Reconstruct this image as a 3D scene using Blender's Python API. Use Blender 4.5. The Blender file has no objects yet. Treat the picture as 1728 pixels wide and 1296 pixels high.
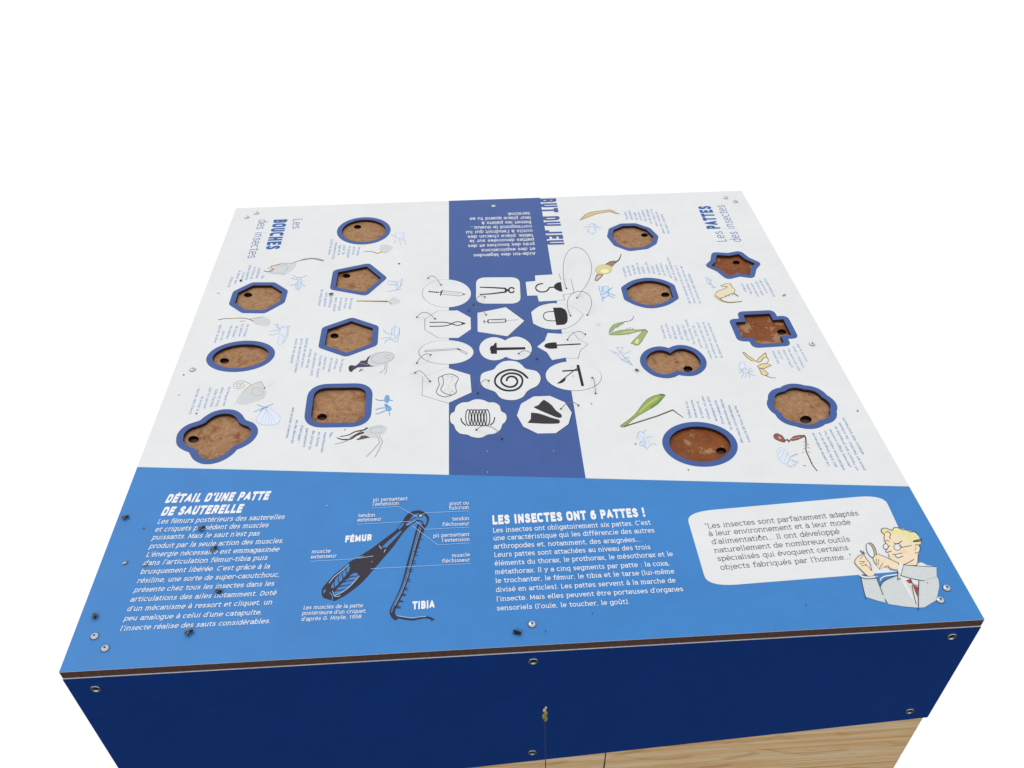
import bpy, bmesh, math, random
from mathutils import Vector, Matrix
from mathutils.geometry import delaunay_2d_cdt

random.seed(7)
S = bpy.context.scene
COL = S.collection

# ------------------------------------------------------------------ camera
TOP = 0.70                                   # height of the table top (m)
W2, DEP, THK = 0.6, 1.21, 0.0138             # half width, depth, thickness of the top sheet
CAM = Vector((-0.0593, -0.6293, TOP + 0.9717))
RGT = Vector((0.9981155621, -0.0610715199, -0.0059660786))
DWN = Vector((-0.0438279363, -0.6414772558, -0.7658890535))
FWD = Vector((0.0429469049, 0.7647072640, -0.6429450705))
FPX = 1446.44                                # focal length in photo pixels (1728 wide)
cam = bpy.data.cameras.new('camera'); co = bpy.data.objects.new('camera', cam); COL.objects.link(co)
co.matrix_world = Matrix(((RGT.x, -DWN.x, -FWD.x, CAM.x), (RGT.y, -DWN.y, -FWD.y, CAM.y),
                          (RGT.z, -DWN.z, -FWD.z, CAM.z), (0, 0, 0, 1)))
cam.sensor_fit = 'HORIZONTAL'; cam.sensor_width = 36.0; cam.lens = 36.0 * FPX / 1728
cam.clip_start = 0.01; cam.clip_end = 500
S.camera = co

# ------------------------------------------------------------------ sky, sun, exposure
SUN_DIR = Vector((-0.45, 0.50, 1.0)).normalized()      # towards the veiled sun
wd = bpy.data.worlds.new('World'); S.world = wd; wd.use_nodes = True
nt = wd.node_tree; nt.nodes.clear(); N = nt.nodes.new; L = nt.links.new
out = N('ShaderNodeOutputWorld'); bg = N('ShaderNodeBackground'); L(bg.outputs[0], out.inputs[0])
bg.inputs['Strength'].default_value = 1.0
tc = N('ShaderNodeTexCoord'); sp = N('ShaderNodeSeparateXYZ'); L(tc.outputs['Generated'], sp.inputs[0])
def ramp(sock, a, b):
    m = N('ShaderNodeMapRange'); m.interpolation_type = 'SMOOTHSTEP'
    m.inputs['From Min'].default_value = a; m.inputs['From Max'].default_value = b
    L(sock, m.inputs['Value']); return m.outputs[0]
def mul(a, b):
    m = N('ShaderNodeMath'); m.operation = 'MULTIPLY'; L(a, m.inputs[0])
    if isinstance(b, float): m.inputs[1].default_value = b
    else: L(b, m.inputs[1])
    return m.outputs[0]
def mixc(f, a, b):
    m = N('ShaderNodeMix'); m.data_type = 'RGBA'; L(f, m.inputs[0])
    for s, v in ((m.inputs[6], a), (m.inputs[7], b)):
        if isinstance(v, tuple): s.default_value = (*v, 1)
        else: L(v, s)
    return m.outputs[2]
sky = N('ShaderNodeTexSky'); sky.sky_type = 'NISHITA'; sky.sun_disc = False
sky.sun_elevation = math.asin(SUN_DIR.z); sky.sun_rotation = math.atan2(SUN_DIR.x, SUN_DIR.y)
sc = N('ShaderNodeVectorMath'); sc.operation = 'SCALE'; sc.inputs['Scale'].default_value = 0.1
L(sky.outputs[0], sc.inputs[0])
white = (1.02, 1.02, 1.02)
up = mul(ramp(sp.outputs['Z'], 0.0, 0.2), 0.12)        # thin overcast: a little of the blue shows through the cloud
c1 = mixc(up, white, sc.outputs[0])
low = mul(ramp(sp.outputs['Z'], 0.12, -0.15), ramp(sp.outputs['Y'], 0.12, -0.12))   # unseen dark ground added low on the near side, dims the front panel
c2 = mixc(low, c1, (0.075, 0.078, 0.07))
L(c2, bg.inputs['Color'])
sl = bpy.data.lights.new('sun', 'SUN'); so = bpy.data.objects.new('sun', sl); COL.objects.link(so)
sl.energy = 0.5; sl.angle = math.radians(18); sl.color = (1.0, 0.97, 0.93)
so.rotation_euler = (-SUN_DIR).to_track_quat('-Z', 'Y').to_euler(); so.location = (-2, 2, 5)
S.view_settings.view_transform = 'Standard'; S.view_settings.look = 'None'
S.view_settings.exposure = 0; S.view_settings.gamma = 1; S.view_settings.use_curve_mapping = False
S.render.engine = 'CYCLES'

# ------------------------------------------------------------------ measuring helpers
def ray(px, py):
    return RGT * ((px - 864) / FPX) + DWN * ((py - 648) / FPX) + FWD
def P(px, py, z=0.0):                        # photo measurement -> point on the table top (z above it)
    d = ray(px, py); t = (TOP + z - CAM.z) / d.z
    return CAM + d * t
def PY(px, py, y=0.0):                       # same for an upright plane at depth y
    d = ray(px, py); t = (y - CAM.y) / d.y
    return CAM + d * t
REG = dict(A1=(290, 320, 7.2), A2=(290, 480, 7.2), A3=(280, 630, 7.2), B1=(500, 330, 7.2), B2=(470, 480, 7.2),
  B3=(470, 630, 7.2), C1=(740, 320, 7.2), C2=(690, 440, 7.2), C3=(860, 400, 8.64), C4=(690, 580, 7.2),
  C5=(850, 540, 8.64), C6=(800, 640, 7.2), D1=(960, 320, 7.2), D2=(1150, 310, 7.2), D3=(1000, 450, 7.2),
  D4=(1190, 460, 7.2), D5=(1020, 630, 7.2), D6=(1240, 620, 7.2), E1=(190, 800, 4.628), E2=(500, 820, 5.4),
  E3=(810, 840, 4.8), E4=(1150, 830, 5.4), E5=(1400, 860, 6.171), E6=(80, 960, 3.858), E7=(800, 1030, 4.8),
  E8=(1320, 1010, 4.53), F1=(535, 395, 10.8), F2=(370, 430, 10.8), F3=(345, 530, 10.8), F4=(485, 555, 10.8),
  F5=(310, 640, 10.8), F6=(470, 665, 10.8), G1=(1025, 340, 10.8), G2=(1030, 420, 10.8), G3=(1100, 530, 10.8),
  G4=(1145, 655, 10.8), G5=(1345, 690, 10.8), G6=(1230, 460, 10.8), G7=(1260, 555, 10.8), G8=(1190, 330, 14.4),
  PX=(0, 0, 1.0))
def px(r, x, y):
    a, b, s = REG[r]; return (a + x / s, b + y / s)
def B(r, pts, z=0.0):                        # list of measurements -> 2D points on the table
    return [Vector(P(*px(r, x, y), z)[:2]) for x, y in pts]
def mpp(r, x, y):                            # metres per measured unit there
    return (P(*px(r, x + 1, y)) - P(*px(r, x, y))).length

def smooth(pts, closed=True, n=4):
    pts = [Vector(p) for p in pts]; m = len(pts); o = []
    rng = range(m) if closed else range(m - 1)
    for i in rng:
        if closed: a, b, c, d = pts[i - 1], pts[i], pts[(i + 1) % m], pts[(i + 2) % m]
        else: a, b, c, d = pts[max(i - 1, 0)], pts[i], pts[i + 1], pts[min(i + 2, m - 1)]
        for k in range(n):
            t = k / n; t2 = t * t; t3 = t2 * t
            o.append(0.5 * ((2 * b) + (c - a) * t + (2 * a - 5 * b + 4 * c - d) * t2 + (3 * b - a - 3 * c + d) * t3))
    if not closed: o.append(pts[-1])
    return o
def ell(cx, cy, rx, ry, tilt=0, n=48, a0=0, a1=360):
    t = math.radians(tilt); o = []
    full = abs(a1 - a0) >= 360
    for k in range(n if full else n + 1):
        a = math.radians(a0 + (a1 - a0) * k / n); x, y = rx * math.cos(a), ry * math.sin(a)
        o.append((cx + x * math.cos(t) - y * math.sin(t), cy + x * math.sin(t) + y * math.cos(t)))
    return o
def rounded(c, f=0.25, n=7):                 # polygon with rounded corners, f = fraction of each side
    c = [Vector(p) for p in c]; m = len(c); o = []
    for i in range(m):
        a, b, d = c[i - 1], c[i], c[(i + 1) % m]
        p, q = b + (a - b) * f, b + (d - b) * f
        for k in range(n + 1):
            t = k / n; o.append((1 - t) ** 2 * p + 2 * t * (1 - t) * b + t * t * q)
    return o
def lobed(c, bulge, n=8):                    # scalloped outline: a bulging arc between each pair of cusps
    m = len(c); o = []; sg = 1 if area(c) > 0 else -1
    for i in range(m):
        a, b = c[i], c[(i + 1) % m]; d = b - a; nn = Vector((d.y, -d.x)) * sg
        o += [a + d * (k / n) + nn * bulge * 4 * (k / n) * (1 - k / n) for k in range(n)]
    return o
def area(p): return 0.5 * sum(p[i - 1][0] * p[i][1] - p[i][0] * p[i - 1][1] for i in range(len(p)))
def ccw(p): return p if area(p) > 0 else p[::-1]
def union(polys, drop=()):
    """exact union of overlapping polygons -> (verts2d, tris); 'drop' polygons are cut out"""
    vs, fs = [], []
    for p in list(polys) + list(drop):
        p = ccw([Vector(v[:2]) for v in p]); fs.append(list(range(len(vs), len(vs) + len(p)))); vs += p
    nk = len(polys)
    v, e, f, ov, oe, of = delaunay_2d_cdt(vs, [], fs, 1, 1e-7)
    keep = [list(t) for t, o in zip(f, of) if o and not any(i >= nk for i in o)]
    return v, keep
def ribbon(pts, w, w2=None, closed=False, caps=8):
    polys = []; n = len(pts); seg = n if closed else n - 1
    ww = list(w) if isinstance(w, list) else [w + ((w2 if w2 is not None else w) - w) * i / max(1, n - 1) for i in range(n)]
    for i in range(seg):
        a, b = pts[i], pts[(i + 1) % n]; d = b - a
        if d.length < 1e-7: continue
        nn = Vector((-d.y, d.x)).normalized(); wa, wb = ww[i] / 2, ww[(i + 1) % n] / 2
        polys.append([a + nn * wa, a - nn * wa, b - nn * wb, b + nn * wb])
    for i, p in enumerate(pts):
        r = ww[i] / 2 * 0.999
        polys.append([p + Vector((math.cos(k * 2 * math.pi / caps + .3), math.sin(k * 2 * math.pi / caps + .3))) * r for k in range(caps)])
    return polys

# ------------------------------------------------------------------ materials
def lin(c):
    return tuple(((v / 255) / 12.92 if v <= 10 else (((v / 255) + 0.055) / 1.055) ** 2.4) for v in c)
MATS = {}
def mat(name, col, rough=0.5, spec=0.25, metal=0.0, var=0.04, scale=60, bump=0.0, linear=False):
    if name in MATS: return MATS[name]
    m = bpy.data.materials.new(name); m.use_nodes = True; MATS[name] = m
    t = m.node_tree; b = t.nodes['Principled BSDF']
    c = col if linear else lin(col)
    b.inputs['Roughness'].default_value = rough; b.inputs['Metallic'].default_value = metal
    b.inputs['Specular IOR Level'].default_value = spec
    g = t.nodes.new('ShaderNodeNewGeometry')
    n = t.nodes.new('ShaderNodeTexNoise'); n.inputs['Scale'].default_value = scale; n.inputs['Detail'].default_value = 6
    t.links.new(g.outputs['Position'], n.inputs['Vector'])
    r = t.nodes.new('ShaderNodeValToRGB'); t.links.new(n.outputs['Fac'], r.inputs[0])
    r.color_ramp.elements[0].position = 0.3; r.color_ramp.elements[1].position = 0.7
    r.color_ramp.elements[0].color = (*[v * (1 - var) for v in c], 1); r.color_ramp.elements[1].color = (*[min(1, v * (1 + var)) for v in c], 1)
    t.links.new(r.outputs[0], b.inputs['Base Color'])
    if bump:
        bp = t.nodes.new('ShaderNodeBump'); bp.inputs['Strength'].default_value = bump; bp.inputs['Distance'].default_value = 0.001
        t.links.new(n.outputs['Fac'], bp.inputs['Height']); t.links.new(bp.outputs[0], b.inputs['Normal'])
    return m
def weather(m, amt, scale1=9, scale2=900):
    """old outdoor print: broad faint grime and fine grain over the base colour"""
    t = m.node_tree; b = t.nodes['Principled BSDF']; src = b.inputs['Base Color'].links[0].from_socket
    g = t.nodes.new('ShaderNodeNewGeometry')
    n1 = t.nodes.new('ShaderNodeTexNoise'); n1.inputs['Scale'].default_value = scale1; n1.inputs['Detail'].default_value = 8; n1.inputs['Roughness'].default_value = 0.65
    n2 = t.nodes.new('ShaderNodeTexNoise'); n2.inputs['Scale'].default_value = scale2; n2.inputs['Detail'].default_value = 2
    for n in (n1, n2): t.links.new(g.outputs['Position'], n.inputs['Vector'])
    def mr(n, a, b2, lo, hi):
        k = t.nodes.new('ShaderNodeMapRange'); k.inputs['From Min'].default_value = a; k.inputs['From Max'].default_value = b2
        k.inputs['To Min'].default_value = lo; k.inputs['To Max'].default_value = hi; t.links.new(n.outputs['Fac'], k.inputs['Value']); return k
    k1 = mr(n1, 0.35, 0.7, 1 - amt, 1.0); k2 = mr(n2, 0.3, 0.7, 1 - amt * 0.9, 1 + amt * 0.9)
    ml = t.nodes.new('ShaderNodeMath'); ml.operation = 'MULTIPLY'; t.links.new(k1.outputs[0], ml.inputs[0]); t.links.new(k2.outputs[0], ml.inputs[1])
    v = t.nodes.new('ShaderNodeVectorMath'); v.operation = 'SCALE'; t.links.new(src, v.inputs[0]); t.links.new(ml.outputs[0], v.inputs['Scale'])
    t.links.new(v.outputs[0], b.inputs['Base Color'])
    r = mr(n1, 0.3, 0.7, b.inputs['Roughness'].default_value - .06, b.inputs['Roughness'].default_value + .06); t.links.new(r.outputs[0], b.inputs['Roughness'])
    return m
M_WHITE = weather(mat('printed_white', (0.772, 0.785, 0.788), 0.5, 0.25, var=0.015, scale=30, linear=True), 0.045)
M_LIGHT = weather(mat('printed_light_blue', (0.046, 0.226, 0.575), 0.45, 0.25, var=0.03, scale=25, linear=True), 0.07)
M_BAND = weather(mat('printed_band_blue', (0.048, 0.105, 0.325), 0.45, 0.25, var=0.03, scale=25, linear=True), 0.07)
M_RING = M_BAND
M_NAVY = weather(mat('painted_navy', (0.0045, 0.042, 0.235), 0.55, 0.15, var=0.05, scale=40, linear=True), 0.10, 7, 1400)
M_CORE = mat('laminate_core_brown', (92, 68, 60), 0.7, 0.2, var=0.25, scale=180)
M_PALE = mat('laminate_edge_pale', (236, 236, 240), 0.6, 0.2)
M_INK = mat('ink_black', (0.014, 0.013, 0.018), 0.5, 0.2, linear=True)
M_STEEL = mat('stainless_steel', (200, 203, 206), 0.22, 0.5, metal=1.0, var=0.05)
M_SOCK = mat('screw_socket_dark', (40, 42, 46), 0.5, 0.3)
M_CORD = mat('steel_cord', (128, 127, 122), 0.45, 0.4, metal=0.6, var=0.2, scale=900)
M_KNOB = mat('cord_stop_dark', (22, 22, 26), 0.5, 0.3)
M_TOKEDGE = mat('token_edge_dark', (70, 66, 64), 0.6, 0.2)
def pm(c):                                   # printed ink of a colour
    return mat('ink_%d_%d_%d' % c, c, 0.5, 0.2, var=0.04, scale=220)

def floor_mat(name, wet, seed):              # tan board of a recess with rusty damp dirt
    m = bpy.data.materials.new(name); m.use_nodes = True; t = m.node_tree; b = t.nodes['Principled BSDF']
    b.inputs['Roughness'].default_value = 0.62; b.inputs['Specular IOR Level'].default_value = 0.2
    g = t.nodes.new('ShaderNodeNewGeometry')
    mp = t.nodes.new('ShaderNodeMapping'); mp.inputs['Location'].default_value = (seed * 1.7, seed * 0.9, seed); t.links.new(g.outputs['Position'], mp.inputs[0])
    def noise(s, d, r=0.6):
        n = t.nodes.new('ShaderNodeTexNoise'); n.inputs['Scale'].default_value = s; n.inputs['Detail'].default_value = d; n.inputs['Roughness'].default_value = r
        t.links.new(mp.outputs[0], n.inputs['Vector']); return n
    def rmp(n, stops):
        r = t.nodes.new('ShaderNodeValToRGB'); e = r.color_ramp.elements
        while len(e) < len(stops): e.new(0.5)
        for k, (p_, c_) in enumerate(stops): e[k].position = p_; e[k].color = (*c_, 1)
        t.links.new(n.outputs['Fac'], r.inputs[0]); return r
    base = rmp(noise(120, 9, .7), [(0.28, lin((140, 100, 66))), (0.5, lin((162, 122, 86))), (0.75, lin((186, 148, 112)))])
    dirt = rmp(noise(60, 9, .72), [(0.35, lin((112, 58, 26))), (0.65, lin((142, 80, 38)))])
    if wet > .6: fac = rmp(noise(30, 8, .66), [(.60 - wet * .20, (0, 0, 0)), (.64 - wet * .20, (1, 1, 1))])
    else: fac = rmp(noise(30 + (seed * 7) % 20, 10, .74), [(.575 - wet * .20, (0, 0, 0)), (.68 - wet * .20, (.8, .8, .8))])
    mx = t.nodes.new('ShaderNodeMix'); mx.data_type = 'RGBA'
    t.links.new(fac.outputs[0], mx.inputs[0]); t.links.new(base.outputs[0], mx.inputs[6]); t.links.new(dirt.outputs[0], mx.inputs[7])
    t.links.new(mx.outputs[2], b.inputs['Base Color'])
    bp = t.nodes.new('ShaderNodeBump'); bp.inputs['Strength'].default_value = 0.5; bp.inputs['Distance'].default_value = 0.001
    t.links.new(noise(260, 6).outputs['Fac'], bp.inputs['Height']); t.links.new(bp.outputs[0], b.inputs['Normal'])
    return m

# ------------------------------------------------------------------ object helpers
WLOC = {}
def empty(name, loc, label, cat, group=None):
    o = bpy.data.objects.new(name, None); COL.objects.link(o); o.location = loc; WLOC[o.name] = Vector(loc)
    o['label'] = label; o['category'] = cat
    if group: o['group'] = group
    return o
def obj(name, verts, faces, mats, parent=None, idx=None, label=None, flat=True):
    off = WLOC[parent.name] if parent else Vector((0, 0, 0))
    me = bpy.data.meshes.new(name)
    me.from_pydata([tuple(Vector(v) - off) for v in verts], [], faces)
    for m in (mats if isinstance(mats, (list, tuple)) else [mats]): me.materials.append(m)
    if idx: me.polygons.foreach_set('material_index', idx)
    if not flat: me.polygons.foreach_set('use_smooth', [True] * len(me.polygons))
    me.update()
    o = bpy.data.objects.new(name, me); COL.objects.link(o)
    WLOC[o.name] = off
    if parent: o.parent = parent
    if label: o['label'] = label
    return o
def fix_parent(child, parent):               # sub-part of a part that sits at the same origin
    child.parent = parent
class Art:
    """flat printed art on a surface: inked areas stacked a few hundredths of a millimetre apart"""
    def __init__(s, z=0.00012): s.v, s.f, s.i, s.m, s.z = [], [], [], [], z
    def add(s, m, polys, drop=()):
        v, f = union(polys, drop); b = len(s.v)
        if m not in s.m: s.m.append(m)
        k = s.m.index(m)
        s.v += [(p.x, p.y, TOP + s.z) for p in v]; s.f += [[b + q for q in t] for t in f]; s.i += [k] * len(f); s.z += 0.00001
    def fill(s, r, pts, m, sm=0, zz=0.0):
        p = B(r, pts, zz); s.add(m, [smooth(p, True, sm) if sm else p])
    def line(s, r, pts, w, m, sm=0, closed=False, zz=0.0, w2=None):
        q = [Vector(p) for p in pts]
        if sm: q = smooth(q, closed, sm)
        n = len(q); p = B(r, q, zz); ww = []
        for i in range(n):
            t = q[(i + 1) % n if closed else min(i + 1, n - 1)] - q[i - 1 if closed or i else 0]
            c = Vector((-t.y, t.x)).normalized(); x, y = q[i]
            u = (P(*px(r, x + c.x, y + c.y), zz) - P(*px(r, x - c.x, y - c.y), zz)).length / 2
            ww.append(u * (w if w2 is None else w + (w2 - w) * i / max(1, n - 1)))
        s.add(m, ribbon(p, ww, None, closed))
    def both(s, r, pts, m, ml, w, sm=3):
        s.fill(r, pts, m, sm); s.line(r, pts, w, ml, sm, True)
    def build(s, name, parent, label=None):
        return obj(name, s.v, s.f, s.m, parent, s.i, label)

def tube(path, r, n=6):
    vs, fs = [], []; m = len(path)
    for i, p in enumerate(path):
        t = (path[min(i + 1, m - 1)] - path[max(i - 1, 0)]).normalized()
        a = t.cross(Vector((0, 0, 1))); a = a.normalized() if a.length > 1e-4 else Vector((1, 0, 0)); b = t.cross(a)
        rr = r(i / (m - 1)) if callable(r) else r
        for k in range(n):
            an = 2 * math.pi * k / n; vs.append(p + (a * math.cos(an) + b * math.sin(an)) * rr)
    for i in range(m - 1):
        for k in range(n): fs.append([i * n + k, i * n + (k + 1) % n, (i + 1) * n + (k + 1) % n, (i + 1) * n + k])
    fs.append(list(range(n))[::-1]); fs.append([(m - 1) * n + k for k in range(n)])
    return vs, fs
def dome(c, r, h, axis=Vector((0, 0, 1)), n=16, rings=5):
    u = axis.orthogonal().normalized(); w = axis.cross(u); vs, fs = [], []
    for j in range(rings):
        a = math.pi / 2 * j / rings
        for k in range(n):
            t = 2 * math.pi * k / n
            vs.append(c + (u * math.cos(t) + w * math.sin(t)) * r * math.cos(a) + axis * h * math.sin(a))
    vs.append(c + axis * h)
    for j in range(rings - 1):
        for k in range(n): fs.append([j * n + k, j * n + (k + 1) % n, (j + 1) * n + (k + 1) % n, (j + 1) * n + k])
    for k in range(n): fs.append([(rings - 1) * n + k, (rings - 1) * n + (k + 1) % n, len(vs) - 1])
    return vs, fs
def merge(parts):                            # [(verts, faces, matindex)]
    v, f, i = [], [], []
    for a, b, k in parts:
        o = len(v); v += a; f += [[o + q for q in t] for t in b]; i += [k] * len(b)
    return v, f, i
def boxm(x0, x1, y0, y1, z0, z1):
    v = [(x, y, z) for z in (z0, z1) for y in (y0, y1) for x in (x0, x1)]
    return [Vector(p) for p in v], [[0, 2, 3, 1], [4, 5, 7, 6], [0, 1, 5, 4], [2, 6, 7, 3], [0, 4, 6, 2], [1, 3, 7, 5]]

# ------------------------------------------------------------------ lettering
def SE(cx, cy, rx, ry, a0=0, a1=360, ex=2.3, n=28):
    """arc of a slightly squared oval"""
    full = abs(a1 - a0) >= 360; k = n if full else max(5, int(n * abs(a1 - a0) / 360)); o = []
    for i in range(k if full else k + 1):
        a = math.radians(a0 + (a1 - a0) * i / k); c, s_ = math.cos(a), math.sin(a)
        o.append((cx + rx * math.copysign(abs(c) ** (2 / ex), c), cy + ry * math.copysign(abs(s_) ** (2 / ex), s_)))
    return o
def skeleton(ch, ex):
    """centre lines of a letter: (width, open strokes, closed strokes, serifs, dots, is_capital)"""
    O = lambda cx, cy, rx, ry, a0=0, a1=360: SE(cx, cy, rx, ry, a0, a1, ex)
    L_ = lambda *p: list(p)
    v = lambda x, a=0, b=1: [(x, a), (x, b)]
    low = {
     'a': (.43, [O(.21, .64, .19, .36, 155, 0) + v(.40, .6, 0)], [O(.20, .29, .18, .29)], [(.40, 0, 'r')]),
     'b': (.48, [v(.06, 0, 2)], [O(.27, .5, .20, .5)], [(.06, 2, 'l')]), 'c': (.43, [O(.24, .5, .22, .5, 48, 312)], [], []),
     'd': (.48, [v(.42, 0, 2)], [O(.22, .5, .20, .5)], [(.42, 2, 'l'), (.42, 0, 'r')]), 'e': (.46, [O(.24, .5, .22, .5, 0, 312), [(.02, .5), (.46, .5)]], [], []),
     'f': (.32, [v(.13, 0, 1.5) + O(.28, 1.5, .15, .5, 180, 55), [(0, 1), (.30, 1)]], [], [(.13, 0, 'b')]),
     'g': (.47, [v(.42, 1, -.45) + O(.22, -.45, .20, .55, 0, -140)], [O(.22, .5, .20, .5)], [(.42, 1, 'r')]),
     'h': (.50, [v(.07, 0, 2), O(.25, .55, .18, .45, 180, 0) + v(.43, .5, 0)], [], [(.07, 0, 'b'), (.43, 0, 'b'), (.07, 2, 'l')]),
     'i': (.20, [v(.10, 0, 1)], [], [(.10, 0, 'b'), (.10, 1, 'l')], [(.10, 1.95)]), 'j': (.20, [v(.12, 1, -.5) + O(0, -.5, .12, .5, 0, -95)], [], [(.12, 1, 'l')], [(.12, 1.95)]),
     'k': (.46, [v(.07, 0, 2), [(.40, 1), (.08, .42)], [(.18, .55), (.42, 0)]], [], [(.07, 0, 'b'), (.07, 2, 'l'), (.42, 0, 'b'), (.40, 1, 'b')]), 'l': (.20, [v(.10, 0, 2)], [], [(.10, 0, 'b'), (.10, 2, 'l')]),
     'm': (.74, [v(.07), O(.215, .6, .145, .4, 180, 0) + v(.36, .5, 0), O(.505, .6, .145, .4, 180, 0) + v(.65, .5, 0)], [], [(.07, 0, 'b'), (.36, 0, 'b'), (.65, 0, 'b'), (.07, 1, 'l')]),
     'n': (.50, [v(.07), O(.25, .55, .18, .45, 180, 0) + v(.43, .5, 0)], [], [(.07, 0, 'b'), (.43, 0, 'b'), (.07, 1, 'l')]), 'o': (.48, [], [O(.24, .5, .22, .5)], []),
     'p': (.48, [v(.07, 1, -1)], [O(.27, .5, .20, .5)], [(.07, 1, 'l'), (.07, -1, 'b')]), 'q': (.48, [v(.42, 1, -1)], [O(.22, .5, .20, .5)], [(.42, -1, 'b')]),
     'r': (.35, [v(.09), O(.28, .55, .19, .45, 180, 62)], [], [(.09, 1, 'l'), (.09, 0, 'b')]),
     's': (.40, [[(.35, .82), (.28, .97), (.19, 1), (.08, .9), (.06, .75), (.14, .59), (.27, .46), (.36, .33), (.36, .17), (.27, .03), (.18, 0), (.09, .04), (.03, .17)]], [], []),
     't': (.32, [v(.13, 1.5, .3) + O(.26, .3, .13, .3, 180, 300), [(0, 1), (.30, 1)]], [], []),
     'u': (.50, [v(.07, 1, .45) + O(.245, .45, .175, .45, 180, 360), v(.42)], [], [(.07, 1, 'l'), (.42, 1, 'l'), (.42, 0, 'r')]),
     'v': (.44, [[(.02, 1), (.22, 0), (.42, 1)]], [], [(.02, 1, 'b'), (.42, 1, 'b')]), 'w': (.64, [[(.02, 1), (.17, 0), (.32, .9), (.47, 0), (.62, 1)]], [], [(.02, 1, 'b'), (.62, 1, 'b')]),
     'x': (.45, [[(.03, 1), (.42, 0)], [(.42, 1), (.03, 0)]], [], [(.03, 1, 'b'), (.42, 1, 'b'), (.03, 0, 'b'), (.42, 0, 'b')]),
     'y': (.45, [[(.03, 1), (.23, 0)], [(.43, 1), (.17, -.65), (.04, -1)]], [], [(.03, 1, 'b'), (.43, 1, 'b')]), 'z': (.42, [[(.04, 1), (.38, 1), (.04, 0), (.40, 0)]], [], []),
     '.': (.14, [], [], [], [(.07, 0)]), ',': (.14, [[(.08, .06), (.03, -.5)]], [], [], [(.07, 0)]), ':': (.14, [], [], [], [(.07, 0), (.07, .85)]), '-': (.26, [[(.02, .5), (.24, .5)]], [], []),
     "'": (.10, [[(.06, 2), (.04, 1.35)]], [], []), '“': (.22, [[(.04, 1.4), (.07, 2)], [(.14, 1.4), (.17, 2)]], [], []), '”': (.22, [[(.07, 2), (.04, 1.4)], [(.17, 2), (.14, 1.4)]], [], []),
     '(': (.2, [[(.16, 2), (.07, 1.4), (.04, .7), (.07, 0), (.16, -.6)]], [], []), ')': (.2, [[(.04, 2), (.13, 1.4), (.16, .7), (.13, 0), (.04, -.6)]], [], []), '/': (.3, [[(.02, -.2), (.26, 2)]], [], []),
    }
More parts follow.
